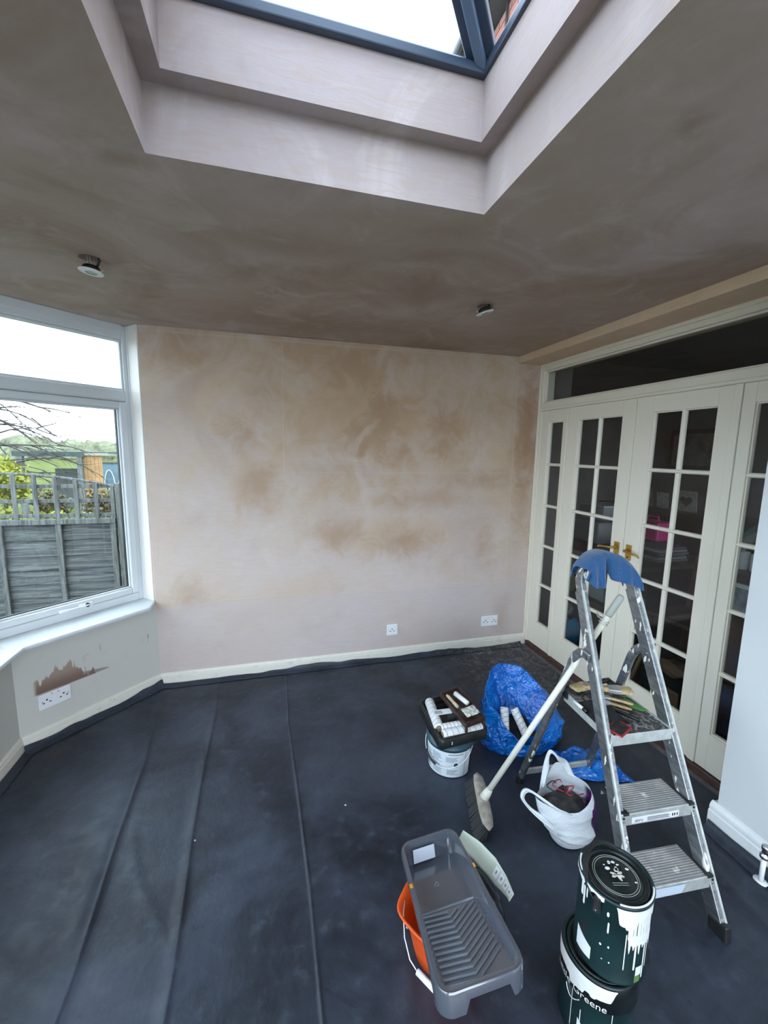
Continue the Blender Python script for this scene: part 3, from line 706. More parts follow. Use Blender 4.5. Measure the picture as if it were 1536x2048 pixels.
# platform
PZ = .63; px = sxp(PZ) - .024; py0, py1 = lean * PZ - .005, .585
def lbx(name, mat, par, x0, x1, ya, yb, za, zb, bev=.002):
    m = MB(); m.add([lp(a, b, c) for c in (za, zb) for b in (ya, yb) for a in (x0, x1)], [(0, 2, 3, 1), (4, 5, 7, 6), (0, 1, 5, 4), (2, 6, 7, 3), (0, 4, 6, 2), (1, 3, 7, 5)])
    return m.build(name, mat, par, bevel=bev)
g = NT('messy_platform_top'); f = g.rng(g.noise(30, 4, .7, dist=1.5), .45, .62); c = g.mix(f, (.055, .055, .055), (.36, .35, .34))
M_PLAT = g.pbr(c, .6, .2, nrm=g.bump(g.noise(60, 3), .2, .003))
PL = lbx('platform', M_PLAT, lad, -px, px, py0, py1, PZ - .008, PZ)
lbx('platform_lip', M_LIP, PL, -px - .01, px + .01, py0 - .004, py0, PZ - .042, PZ + .003)
for sg in (-1, 1): lbx('platform_rail', M_LIP, PL, sg * px - .004, sg * px + .004, py0, py1, PZ - .04, PZ + .004)
lbx('platform_back', M_LIP, PL, -px, px, py1 - .004, py1, PZ - .04, PZ)
# rear legs
for sg in (-1, 1):
    za = .872; sx = sg * (sxp(za) + .002)
    pth = [lp(sx, lean * za + .02, za), lp(sx, lean * za + .055, za + .004), lp(sx * 1.0, lean * za + .085, za - .006), lp(sx, lean * za + .110, za - .03), lp(sx, lean * za + .130, za - .07)]
    fx = sg * .190
    for t in (.25, .5, .75, 1.0): pth.append(lp(lerp(sx, fx, t), lerp(lean * za + .130, .800, t), lerp(za - .07, .025, t)))
    MB().sweep(pth, [(-.018, -.009), (.018, -.009), (.018, .009), (-.018, .009)], LM.to_3x3() @ Vector((1, 0, 0))).build('rear_leg', M_ALU, lad, bevel=.005)
    MB().tube([lp(fx, .795, .045), lp(fx, .803, .006)], [.02, .022], 12).build('rubber_foot', M_BLACK, lad)
    z0 = .05; m = MB(); c = lp(sg * (sxp(.02) - .011), lean * .02 + .022, .0)
    m.obox(lp(sg * (sxp(.02) - .011), lean * .02 + .03, .03), LM.to_3x3() @ Vector((1, 0, 0)), LM.to_3x3() @ Vector((0, 1, -.25)), (0, .1, 1), .0145, .034, .03); m.build('rubber_foot', M_BLACK, lad, bevel=.006)
    MB().tube([lp(sg * (sxp(.87) - .03), lean * .87 + .03, .87), lp(sg * (sxp(.87) + .014), lean * .87 + .03, .87)], .008, 10).build('pivot', M_STEEL, lad)
    lbx('platform_hinge', M_BLACK, lad, sg * (px + .006) - .004, sg * (px + .006) + .004, py1 - .03, py1 + .06, PZ - .02, PZ + .012)
MB().bar(lp(-.188, .785, .075), lp(.188, .785, .075), .012, .03).build('rear_brace', M_LIP, lad, bevel=.003)

# blue cloth over the hoop
g = NT('blue_microfibre'); n = g.noise(220, 2, .7)
M_CLOTH = g.pbr(g.mix(g.rng(n, .3, .7), (.018, .070, .19), (.035, .115, .27)), .9, nrm=g.bump(n, .6, .004), spec=.15, sheen=.5)
def cloth(u, v):
    # u along the hoop, v over it (front hem .. crest .. back hem)
    i = lerp(.14, .97, u) * 24; a = pi * i / 24; zz = 1.12 + .128 * max(0.0, sin(a)) ** .8; xx = -(sxp(1.12) - .011) * cos(a)
    fold = .012 * sin(u * 15 + 1) + .009 * sin(u * 34)
    gap = exp(-((u - .40) / .035) ** 4)
    if u > .40: fold *= .35
    if v < .55:
        t = (.55 - v) / .55; hem = lerp(1.132, 1.160, smooth(.06, .2, abs(u - .24))) if u < .40 else lerp(1.160, 1.118, (u - .4) / .6)
        L = max(.03, zz + .014 - lerp(hem, 1.205, gap)); drop = t * L
        yy = lean * zz - .012 - .026 * sin(min(1, t * 3) * pi / 2) + fold * t * 1.3 + .03 * gap * t
        dx = (.006 * (1 if u > .40 else -1) * exp(-((u - .40) / .09) ** 2)) * t
        return lp(xx + dx * 1.0 + .012 * (u - .4) * t, yy - drop * .12, zz + .016 - drop + .010 * (1 - t) ** 2)
    t = (v - .55) / .45; L = .055 + .012 * sin(u * 6)
    return lp(xx + .008 * sin(u * 8) * t, lean * zz + .055 + .02 * sin(min(1, t * 3) * pi / 2) + fold * t, zz + .016 - L * t + .006 * (1 - t) ** 2)
tag(MB().grid(cloth, 72, 34).build('cleaning_cloth', M_CLOTH, smooth=True, solid=.004), 'blue microfibre cloth draped over the ladder top', 'cloth')

# ================================================================== BROOM
bA = Vector((-1.237, -1.548, .10)); bB = Vector((-.805, -1.778, 1.117)); bd = (bB - bA).normalized()
br = thing('broom', 'soft black broom with cream wooden handle leaning on ladder', 'broom', (bA.x, bA.y, 0))
g = NT('cream_broom_handle'); c = g.mix(g.rng(g.noise(14, 4, .6, sc3=(1, 1, .3)), .55, .75), (.68, .66, .58), (.50, .47, .38)); M_BROOMH = g.pbr(c, .5)
MB().tube([bA + bd * .02, bA + bd * .5, bB - bd * .10], .0125, 14).build('handle', M_BROOMH, br, smooth=True)
MB().tube([bB - bd * .10, bB - bd * .09, bB - bd * .01, bB, bB + bd * .004], [.0125, .0145, .0145, .012, .004], 14).build('end_grip', plain('grey_plastic', (.33, .34, .31), .55), br, smooth=True)
ha = (Vector((-1.282, -1.694, .1)) - Vector((-1.202, -1.408, .1))).normalized(); ha = (ha - bd * ha.dot(bd)).normalized(); hs = ha.cross(bd).normalized()
M_STOCK = plain('worn_pale_wood', (.36, .32, .27), .7, var=.25, vscale=40)
rings = []
for i in range(13):
    t = -1 + 2 * i / 12; w = .030 * sqrt(max(.0, 1 - abs(t) ** 4)) + .004; h = .014 * sqrt(max(0, 1 - abs(t) ** 6)) + .003
    rings.append([bA + bd * -.022 + ha * .15 * t + hs * w * cos(a * pi / 6) + bd * h * sin(a * pi / 6) for a in range(12)])
MB().loft(rings, True, True, True).build('stock', M_STOCK, br, smooth=True)
MB().tube([bA - bd * .012, bA + bd * .02, bA + bd * .045], [.022, .019, .0145], 14).build('handle_socket', M_BROOMH, br, smooth=True)
bm_ = MB()
for i in range(46):
    t = -1 + 2 * (i + .5) / 46
    for j in range(5):
        s = -1 + 2 * (j + .5) / 5; p = bA - bd * .034 + ha * .143 * t + hs * .022 * s * sqrt(max(.1, 1 - t ** 4))
        e = p - bd * (.066 + .006 * random.random()) + hs * .016 * s + ha * .012 * t + Vector((random.uniform(-.003, .003), random.uniform(-.003, .003), 0))
        if e.z < .012: e.z = .012
        bm_.tube([p, e], [.0032, .0048], 5, cap=True)
o = bm_.build('bristles', plain('black_bristle', (.012, .012, .014), .6), br); o['kind'] = 'stuff'
cp = bA + bd * (bB - bA).length * .885
cl = MB()
for k in (-.006, .006): cl.tube([cp + bd * k + hs * .018 * cos(a * pi / 8) + ha * .018 * sin(a * pi / 8) for a in range(16)], .0022, 6, closed=True)
cl.tube([cp - ha * .018 + bd * .004, cp - ha * .04 + hs * .006, cp - ha * .07 - hs * .004], .003, 6)
cl.tube([cp - ha * .018 - bd * .004, cp - ha * .045 - hs * .006, cp - ha * .075 + bd * .006], .003, 6)
tag(cl.build('spring_clip', plain('paint_crusted_metal', (.62, .60, .54), .5, .3, var=.2, vscale=80), smooth=True), 'paint crusted wire hanging clip near the broom handle end', 'clip')
# ================================================================== PAINT TUB WITH LABEL
def cylpatch(c, r, t0, t1, zt, zb, n=16, nz=3):
    """strip wrapped on a cylinder: angle t0..t1 (deg), top/bottom heights as functions of 0..1; r may be a function of z"""
    c = V(*c); m = MB(); rf = r if callable(r) else (lambda z: r)
    def fn(u, v):
        th = radians(lerp(t0, t1, u)); z = lerp(zb(u), zt(u), v); R = rf(z)
        return (c.x + R * cos(th), c.y + R * sin(th), c.z + z)
    return m.grid(fn, n, nz)
TC = Vector((-1.262, -1.205, .008))
tub = thing('paint_tub', 'round teal paint tub with white printed label under the black tray', 'paint tub', TC)
M_TEAL = plain('dark_teal_plastic', (.018, .060, .085), .35)
tr = lambda z: .111 + .014 * z / .20
MB().lathe([(0, 0), (tr(0), 0), (tr(.155), .155), (tr(.155) + .005, .157), (tr(.17) + .006, .170), (tr(.172) + .001, .172), (tr(.20), .20), (tr(.2) - .004, .2), (tr(.15) - .004, .15), (tr(.02) - .004, .02), (0, .02)], TC, 48).build('body', M_TEAL, tub, smooth=True)
g = NT('printed_label'); g_x = g.xyz()
M_LABEL = g.pbr(g.mix(g.rng(g.noise(18, 4), .6, .75, 0, .25), (.70, .76, .82), (.55, .66, .72)), .4)
lab = cylpatch(TC, lambda z: tr(z) + .0012, -235, -55, lambda u: .150, lambda u: .004, 48, 2).build('label', M_LABEL, tub, smooth=True)
M_PRINT = plain('grey_print', (.20, .27, .32), .5)
TF = -122.0      # angle of the tub side that faces the viewer
def band(t0, t1, z0, z1, mat=None, nm='print_line'):
    return cylpatch(TC, lambda z: tr(z) + .002, t0, t1, lambda u: z1, lambda u: z0, max(3, int(abs(t1 - t0) / 6)), 1).build(nm, mat or M_PRINT, lab)
rnd = random.Random(3)
for cx, wd, z_hi, z_lo in ((-146, 30, .132, .088), (-146, 30, .070, .02), (-108, 32, .122, .095), (-106, 30, .048, .018), (-182, 24, .07, .02)):
    z = z_hi
    while z > z_lo:
        w = wd * rnd.uniform(.6, 1.0); band(cx - wd / 2, cx - wd / 2 + w, z - .0028, z); z -= .0062
band(-190, -164, .118, .1205, M_INK); band(-190, -164, .100, .1025, M_INK); band(-118, -80, .136, .141)
cylpatch(TC, lambda z: tr(z) + .002, -104, -93, lambda u: .078 + .012 * sqrt(max(0, 1 - (2 * u - 1) ** 2)), lambda u: .078 - .012 * sqrt(max(0, 1 - (2 * u - 1) ** 2)), 12, 1).build('round_mark', plain('dark_teal_print', (.02, .06, .09), .5), lab)
band(-74, -73, .01, .148, M_TEAL)
ears = [TC + Vector((tr(.16) * 1.05 * cos(radians(a)), tr(.16) * 1.05 * sin(radians(a)), .158)) for a in (-215, -48)]
pts = []
fr = TC + Vector((cos(radians(TF - 8)), sin(radians(TF - 8)), 0)) * (tr(.1) + .022)
for i in range(25):
    s = i / 24; a = radians(lerp(-215, -48, s)); k = sin(pi * s); R = tr(.15) * 1.05 + .012 * k
    pts.append(TC + Vector((R * cos(a), R * sin(a), .158 - .085 * k ** 1.0)))
hw_ = MB().tube(pts, .0017, 6).build('wire_handle', M_WHITEP, tub, smooth=True)
MB().tube(pts[5:11], .0062, 10).build('handle_grip', M_BLACK, tub, smooth=True)

# ---- roller sleeves
g = NT('roller_fleece'); x, y, z = g.xyz()
n = g.noise(160, 3, .7); M_FLEECE = g.pbr(g.mix(g.rng(n, .3, .7), (.66, .67, .68), (.80, .80, .80)), .95, nrm=g.bump(n, .7, .004), spec=.1)
M_STRIPE = plain('grey_stripe', (.14, .15, .17), .9)
def roller(label, a, b, r=.021, group='roller sleeves', stripes=7, twist=1.4):
    a = V(*a); b = V(*b); d = (b - a); L = d.length; d.normalize()
    s = d.orthogonal().normalized(); w = d.cross(s)
    t = thing('roller_sleeve', label, 'paint roller', (a + b) / 2, 0, group)
    MB().tube([a, a + d * .003, a + d * .008, b - d * .008, b - d * .003, b], [r * .80, r * .93, r, r, r * .93, r * .80], 20).build('sleeve', M_FLEECE, t, smooth=True)
    for k in (0, 1): MB().tube([a - d * .0008, a + d * .002] if k == 0 else [b - d * .002, b + d * .0008], r * .62, 14).build('core', plain('brown_card_core', (.25, .20, .15), .8), t)
    for k in range(stripes):
        c0 = L * (k + .3) / stripes; m = MB(); rows = []
        for i in range(29):
            th = 2 * pi * i / 28; p = c0 + L / stripes * .75 * (th / (2 * pi)) * 1.0
            if p > L * .97: p = L * .97
            e = (s * cos(th) + w * sin(th)) * (r + .0009)
            rows.append((a + d * (p - .0011) + e, a + d * (p + .0011) + e))
        m.loft([[q[0] for q in rows], [q[1] for q in rows]], closed=False).build('stripe', M_STRIPE, t)
    return t

# ---- black roller tray on the tub
def quadmap(c):
    c = [V(*p) for p in c]
    n = ((c[1] - c[0]).cross(c[3] - c[0])).normalized()
    if n.z < 0: n = -n
    return lambda u, v, h=0.0: (c[0] * (1 - u) * (1 - v) + c[1] * u * (1 - v) + c[2] * u * v + c[3] * (1 - u) * v) + n * h
def rrect(n, rad, asp, ins):
    """rounded-rectangle loop in 0..1 space, corners and edges evenly sampled; asp = length/width"""
    w, h = 1.0, asp; i = ins; r = max(.005, rad - ins); k = n // 8; pts = []
    cs = [(w - i - r, h - i - r, 0), (i + r, h - i - r, 90), (i + r, i + r, 180), (w - i - r, i + r, 270)]
    for q, (cx, cy, a0) in enumerate(cs):
        for j in range(k):
            a = radians(a0 + 90 * j / (k - 1)); pts.append((cx + r * cos(a), (cy + r * sin(a)) / asp))
        e = pts[-1]; c2 = cs[(q + 1) % 4]; a2 = radians(a0 + 90); f = (c2[0] + r * cos(a2), (c2[1] + r * sin(a2)) / asp)
        for j in range(1, k + 1): pts.append((lerp(e[0], f[0], j / (k + 1)), lerp(e[1], f[1], j / (k + 1))))
    return pts
def tray_mesh(Q, asp, rad, D, apron, n=64, lip=.05, rings=12, wall=.10):
    m = MB(); R = []
    o = rrect(n, rad, asp, -.012)
    R.append([Q(u, v, -apron(u, v)) for u, v in o]); R.append([Q(u, v, -.004) for u, v in o]); R.append([Q(u, v, .0) for u, v in rrect(n, rad, asp, 0)])
    R.append([Q(u, v, .0) for u, v in rrect(n, rad, asp, lip)])
    for k in (.3, .7, 1.0):
        R.append([Q(u, v, -D(u, v) * k) for u, v in rrect(n, rad, asp, lip + .012 + (wall - .04) * .5 * k)])
    last = rrect(n, rad, asp, lip + .012 + (wall - .04) * .5)
    for k in range(1, rings + 1):
        s = 1 - k / rings * .985
        R.append([Q(.5 + (u - .5) * s, .5 + (v - .5) * s, -D(.5 + (u - .5) * s, .5 + (v - .5) * s)) for u, v in last])
    m.loft(R, True, False, True); return m
Qb = quadmap([(-1.372, -1.000, .262), (-1.102, -.965, .262), (-1.102, -1.318, .262), (-1.382, -1.345, .262)])
bt = thing('roller_tray', 'black roller tray heaped with rollers on the paint tub', 'paint tray', (-1.24, -1.16, .2))
M_BTRAY = plain('black_tray_plastic', (.012, .014, .014), .3, var=.4, vscale=30)
Db = lambda u, v: .050
tray_mesh(Qb, 1.25, .08, Db, lambda u, v: .052).build('shell', M_BTRAY, bt, smooth=True)
MB().obox(Qb(.2, .99, -.03), (1, 0, 0), (0, 1, 0), (0, 0, 1), .016, .006, .012).build('dried_paint', plain('dried_white_paint', (.7, .72, .72), .5), bt, bevel=.004)
roller('white striped roller lying lengthwise along the left of black tray', (-1.318, -1.03, .268), (-1.352, -1.255, .262), .026)
roller('white striped roller across front of black tray, behind another', (-1.345, -1.265, .265), (-1.205, -1.272, .272), .023)
roller('white striped roller lying across the front edge of black tray', (-1.352, -1.305, .262), (-1.128, -1.295, .262), .022)
ws = MB().obox((-1.302, -1.175, .294), (1, -.1, .05), (.1, 1, 0), (0, 0, 1), .05, .021, .0012).build('paper_wrapper', plain('white_paper', (.70, .72, .74), .6))
tag(ws, 'white paper wrapper with red square lying over a roller', 'wrapper')
MB().obox((-1.270, -1.179, .2957), (1, -.1, .05), (.1, 1, 0), (0, 0, 1), .014, .015, .0006).build('red_square', M_RED, ws)
for k in (0, 1, 2): MB().obox((-1.322, -1.165 - .009 * k, .2945), (1, -.1, .05), (.1, 1, 0), (0, 0, 1), .02, .0014, .0006).build('print_line', M_INK, ws)
bx = MB().obox((-1.255, -1.20, .277), (1, -.05, 0), (.05, 1, 0), (0, 0, 1), .022, .016, .016).build('dark_block', plain('dark_sponge', (.02, .025, .025), .9), bevel=.004)
tag(bx, 'small dark block wedged between rollers in the black tray', 'block')

# ---- small brown tray laid on top
Qm = quadmap([(-1.262, -1.045, .325), (-1.128, -1.010, .325), (-1.112, -1.305, .318), (-1.242, -1.335, .318)])
mt = thing('mini_tray', 'small brown plastic roller tray lying on top of rollers', 'paint tray', (-1.19, -1.17, .3))
M_BRN = plain('dark_brown_plastic', (.035, .017, .013), .3, var=.4, vscale=25)
tray_mesh(Qm, 2.1, .06, lambda u, v: .018 if v < .45 else lerp(.018, .008, (v - .45) / .55), lambda u, v: .02, lip=.06).build('shell', M_BRN, mt, smooth=True)
for u in (.06, .94): MB().tube([Qm(u, .97, -.004), Qm(u, 1.0, -.03), Qm(u, 1.0, -.052)], [.009, .008, .006], 10).build('foot', M_BRN, mt)
mr = thing('mini_roller', 'small plain white mini roller lying in the brown tray', 'paint roller', Qm(.62, .3, .0))
MB().tube([Qm(.56, .18, .004), Qm(.57, .19, .004), Qm(.72, .55, .006), Qm(.725, .56, .006)], [.010, .0135, .0135, .010], 16).build('sleeve', M_FLEECE, mr, smooth=True)
hd_ = tag(MB().tube([Qm(.17, .16, .004), Qm(.19, .22, .004), Qm(.20, .35, .004), Qm(.22, .52, .004), Qm(.22, .56, .004)], [.006, .009, .008, .010, .007], 12).build('tool_handle', plain('pale_turned_wood', (.50, .38, .27), .5, var=.2), smooth=True), 'pale wooden tool handle lying in the brown tray', 'handle')
cr = MB().grid(lambda u, v: Qm(lerp(.22, .86, u), lerp(.66, .90, v), .012 + .006 * noise.noise((u * 5, v * 5, 1)) + .003 * noise.noise((u * 14, v * 14, 2))), 14, 10).build('crumpled_wrapper', plain('crumpled_paper', (.60, .60, .56), .6, var=.35, vscale=60), smooth=True, solid=.001)
tag(cr, 'crumpled printed paper wrapper on near end of brown tray', 'wrapper')

# ================================================================== BLUE BIN BAG
g = NT('blue_polythene'); n = g.noise(9, 2, .5, dist=3.0); n5 = g.noise(24, 2, .5, dist=2.0)
M_BLUE = g.pbr(g.mix(g.rng(g.noise(5, 3), .3, .7), (.001, .085, .42), (.002, .18, .68)), .14, nrm=g.bump(g.math('ADD', n, g.math('MULTIPLY', n5, .25)), .8, .035), spec=.8)
BC = Vector((-.77, -1.13, 0))
def wr(p, k=1.0):
    n1 = noise.noise((p.x * 6, p.y * 6, p.z * 6)); n2 = noise.noise((p.x * 15 + 4, p.y * 15, p.z * 12)); n3 = abs(noise.noise((p.x * 8 + p.z * 4, p.y * 8, p.z * 5 + 7))); n4 = abs(noise.noise((p.x * 19, p.y * 17 + p.z * 8, p.z * 14 + 2)))
    return (n1 * .035 + n2 * .012 - n3 * .045 - n4 * .022) * k
MOUTH = [(-.625, -1.17, .235), (-.655, -1.09, .325), (-.70, -1.03, .375), (-.77, -.985, .405), (-.84, -.975, .405), (-.895, -.985, .395), (-.935, -1.02, .36), (-.985, -1.075, .315), (-1.005, -1.13, .285),
         (-.975, -1.175, .245), (-.945, -1.215, .19), (-.905, -1.255, .135), (-.86, -1.285, .095), (-.79, -1.285, .085), (-.72, -1.265, .11), (-.655, -1.225, .17)]
MOUTH = [Vector(p) for p in MOUTH]
def bagring(a):
    n_ = len(MOUTH); t = (a / (2 * pi)) % 1.0 * n_; i = int(t) % n_; f = t - int(t)
    p0, p1, p2, p3 = MOUTH[i - 1], MOUTH[i], MOUTH[(i + 1) % n_], MOUTH[(i + 2) % n_]
    q = .5 * ((2 * p1) + (p2 - p0) * f + (2 * p0 - 5 * p1 + 4 * p2 - p3) * f * f + (3 * p1 - p0 - 3 * p2 + p3) * f ** 3)
    return q + Vector((0, 0, .006 * sin(a * 9)))
def blue_out(u, v):
    a = 2 * pi * u; ca, sa = cos(a), sin(a)
    foot = Vector((BC.x + .25 * ca, BC.y + .02 + .175 * sa, .006)); rim = bagring(a)
    belly = Vector((BC.x + .03 + .33 * ca, BC.y + .02 + .215 * sa, .15 + .06 * sa))
    p = foot * (1 - v) ** 2 + belly * 2 * v * (1 - v) + rim * v * v
    w = wr(p) * sin(pi * min(1, v * .9 + .08)); d = Vector((ca, sa, .25 * (v))).normalized()
    q = p + d * w; q.z = max(.012, q.z); return q
CAV = Vector((-.835, -1.165, .06))
def blue_in(u, v):
    a = 2 * pi * u; rim = bagring(a)
    mid = rim.lerp(CAV, .5) + Vector((0, .07 * max(0, sin(a)), -.03))
    p = rim * (1 - v) ** 2 + mid * 2 * v * (1 - v) + (CAV + Vector((.09 * cos(a), .06 * sin(a), .0))) * v * v
    p += Vector((cos(a), sin(a), .3)).normalized() * wr(p, .6) * sin(pi * v); p.z = max(.03, p.z); return p
bb = thing('bin_bag', 'open shiny blue plastic bag standing by the ladder', 'bag', BC)
MB().grid(blue_out, 128, 40).build('outer_film', M_BLUE, bb, smooth=True, merge=True)
MB().grid(blue_in, 128, 24).build('inner_film', M_BLUE, bb, smooth=True, merge=True)
MB().tube([bagring(2 * pi * i / 96) for i in range(96)], .0025, 6, closed=True).build('rolled_rim', M_BLUE, bb, smooth=True)
MB().grid(lambda u, v: Vector((CAV.x + (.125 * (u - .5) * 2), CAV.y + .03 + (.105 * (v - .5) * 2), .105 + .05 * v + .03 * noise.noise((u * 6, v * 6, 2)))), 16, 16).build('cavity_shade', plain('painted_cavity_shade', (.008, .009, .010), .8), bb, smooth=True)  # black sheet added in the bag mouth to paint the shade of its cavity
roller('striped roller sleeve in the blue bag, left one', (-.905, -1.150, .245), (-.930, -1.215, .115), .023, 'roller sleeves in the bag', 6)
roller('striped roller sleeve in the blue bag, right one', (-.852, -1.165, .238), (-.812, -1.245, .110), .023, 'roller sleeves in the bag', 6)
def flat(u, v):
    c = [Vector((-.66, -1.27, 0)), Vector((-.40, -1.33, 0)), Vector((-.385, -1.585, 0)), Vector((-.70, -1.47, 0))]
    p = c[0] * (1 - u) * (1 - v) + c[1] * u * (1 - v) + c[2] * u * v + c[3] * (1 - u) * v
    e = min(u, 1 - u, v, 1 - v); h = smooth(0, .25, e)
    p.x += .02 * noise.noise((u * 4, v * 4, 1)); p.y += .02 * noise.noise((u * 4, v * 4, 5))
    p.z = .014 + h * (.045 + .035 * noise.noise((u * 4, v * 3, 9)) + .02 * abs(noise.noise((u * 9, v * 9, 3)))); return p
tag(MB().grid(flat, 44, 36).build('flattened_bag', M_BLUE, smooth=True, solid=.002), 'flattened blue plastic bag on the floor under the ladder', 'bag')

# ================================================================== WHITE CARRIER BAG
g = NT('white_carrier_film'); x, y, z = g.xyz()
n = g.noise(18, 4, .6, sc3=(1, 1, 2.2), dist=1.0)
dpx = g.math('DIVIDE', g.math('SUBTRACT', x, -.835), .045); dpy = g.math('DIVIDE', g.math('SUBTRACT', z, .135), .075)
dd = g.math('ADD', g.math('SQRT', g.math('ADD', g.math('MULTIPLY', dpx, dpx), g.math('MULTIPLY', dpy, dpy))), g.math('MULTIPLY', g.math('SUBTRACT', g.noise(22, 3), .5), .8))
pur = g.math('MULTIPLY', g.rng(dd, .95, .9), g.rng(y, -1.70, -1.72))
M_BAG = g.pbr(g.mix(pur, (.68, .72, .76), (.075, .014, .10)), .38, nrm=g.bump(n, .45, .012), spec=.4)
WC = Vector((-.945, -1.728, 0))
def wrim(a):
    ca, sa = cos(a), sin(a)
    dl = ((a - radians(192) + pi) % (2 * pi)) - pi; db = ((a - radians(78) + pi) % (2 * pi)) - pi
    up1 = exp(-(dl / .55) ** 2); up2 = exp(-(db / .5) ** 2)
    return Vector((WC.x + (.112) * ca - .048 * up1 - .006, WC.y + (.088) * sa + .012 * up2, .195 + .040 * up1 + .075 * up2 + .035 * max(0, ca)))
def wbag(u, v):
    a = 2 * pi * u; ca, sa = cos(a), sin(a); rim = wrim(a)
    foot = Vector((WC.x + .01 + .07 * ca, WC.y - .025 + .058 * sa, .006)); bel = Vector((WC.x + .015 + .152 * ca, WC.y - .016 + .122 * sa, .08))
    p = foot * (1 - v) ** 2 + bel * 2 * v * (1 - v) + rim * v * v
    dg = p.z * 22 + ca * 3.0 + noise.noise((p.x * 9, p.y * 9, p.z * 6)) * 2.2
    w = (.014 * noise.noise((p.x * 10, p.y * 10, p.z * 12)) - .014 * abs(noise.noise((p.x * 9 + p.z * 12, p.y * 9, p.z * 24))) + .0055 * sin(dg)) * sin(pi * min(1, v * .92 + .06))
    p = p + Vector((ca, sa, 0)) * w; p.z = max(.012, p.z); return p
cb = thing('carrier_bag', 'white plastic carrier bag with purple print full of odds and ends', 'bag', WC)
MB().grid(wbag, 120, 40).build('film', M_BAG, cb, smooth=True, merge=True)
def strap(P, w0, w1):
    P = [V(*p) for p in P]
    def cr(t):
        t = t * (len(P) - 1); i = min(int(t), len(P) - 2); f = t - i; p1, p2 = P[i], P[i + 1]; p0 = P[max(i - 1, 0)]; p3 = P[min(i + 2, len(P) - 1)]
        return .5 * ((2 * p1) + (p2 - p0) * f + (2 * p0 - 5 * p1 + 4 * p2 - p3) * f * f + (3 * p1 - p0 - 3 * p2 + p3) * f ** 3)
    ctr = sum(P, Vector()) / len(P)
    def fn(u, v):
        q = cr(u); inw = (ctr - q).normalized(); w = lerp(w1, w0, abs(2 * u - 1) ** 1.5)
        tn = (cr(min(1, u + .02)) - cr(max(0, u - .02))).normalized(); sd = tn.cross(inw).normalized()
        return q + inw * (v - .3) * w + sd * (.005 * sin(v * 6 + u * 4) + .004 * noise.noise((u * 6, v * 5, 3)))
    return MB().grid(fn, 30, 8).build('carry_handle', M_BAG, cb, smooth=True, solid=.0015)
strap([wbag(222 / 360, .55), wbag(213 / 360, .72) + Vector((-.012, -.006, 0)), (-1.135, -1.722, .180), (-1.150, -1.698, .212), (-1.118, -1.700, .238), wrim(radians(225)) + Vector((-.006, -.004, .012)), wrim(radians(250)) + Vector((0, 0, -.004))], .034, .018)
strap([wrim(radians(128)) + Vector((0, 0, -.02)), wrim(radians(112)) + Vector((-.004, .004, .03)), (-.968, -1.630, .338), (-.932, -1.650, .315), wrim(radians(58)) + Vector((.004, .004, .02)), wrim(radians(40)) + Vector((0, 0, -.015))], .05, .017)
inb = MB().grid(lambda u, v: Vector((WC.x - .005 + .098 * (2 * u - 1), WC.y + .005 + .070 * (2 * v - 1), .178 + .025 * noise.noise((u * 4, v * 4, 2)) - .03 * ((2 * u - 1) ** 2 + (2 * v - 1) ** 2))), 18, 14).build('canvas_bundle', plain('dark_grey_canvas', (.055, .050, .050), .8, var=.4, vscale=30), smooth=True, solid=.004)
tag(inb, 'dark grey canvas bundle inside the white carrier bag', 'cloth bundle')
for lab_, mt_, off in (('thin black cable looped in the mouth of carrier bag', M_BLACK, 0.0), ('thin red cable curled in the mouth of carrier bag', M_RED, .03)):
    pts = [Vector((WC.x - .055 + off + .035 * cos(t * .55) + .004 * t, WC.y + .045 + .022 * sin(t * .55) - .002 * t, .222 + .006 * sin(t * 1.3) - .0006 * t * 2)) for t in range(22)]
    tag(MB().tube(pts, .0026, 6).build('cable', mt_, smooth=True), lab_, 'cable')
tag(MB().obox((WC.x + .0, WC.y + .03, .200), (1, .3, .1), (-.3, 1, 0), (0, 0, 1), .022, .012, .009).build('plug', M_BLACK, bevel=.006), 'small black plug lying on the bundle in carrier bag', 'plug')

# ================================================================== ORANGE BUCKET + GREY SCUTTLE TRAY
OC = Vector((-1.640, -1.992, .008))
ob = thing('orange_bucket', 'orange plastic bucket underneath the grey paint tray', 'bucket', OC)
g = NT('orange_plastic'); M_ORANGE = g.pbr(g.mix(g.rng(g.noise(30, 4), .55, .7, 0, .5), (.80, .10, .012), (.70, .22, .10)), .35)
def brad(a, z): return .096 + .036 * z / .172 + (.020 * smooth(.10, .172, z) * exp(-((a - radians(172)) / .33) ** 2))
R = []
for z, dr in ((0, -.096), (0, 0), (.05, 0), (.10, 0), (.13, 0), (.152, 0), (.155, .005), (.169, .007), (.172, .004), (.169, -.003), (.13, -.003), (.08, -.003), (.01, -.003), (.01, -.092)):
    R.append([(OC.x + (brad(2 * pi * j / 56, z) + dr) * cos(2 * pi * j / 56), OC.y + (brad(2 * pi * j / 56, z) + dr) * sin(2 * pi * j / 56), OC.z + z) for j in range(56)])
MB().loft(R).build('body', M_ORANGE, ob, smooth=True)
hpth = [(-1.760, -1.94, .165), (-1.778, -1.98, .165), (-1.795, -2.045, .165), (-1.790, -2.085, .135), (-1.774, -2.108, .118), (-1.733, -2.168, .114), (-1.70, -2.16, .125), (-1.66, -2.13, .155)]
MB().tube(hpth, .0018, 6).build('wire_handle', M_WHITEP, ob, smooth=True)
MB().tube([hpth[4], hpth[5]], .0085, 12).build('handle_grip', M_WHITEP, ob, smooth=True)

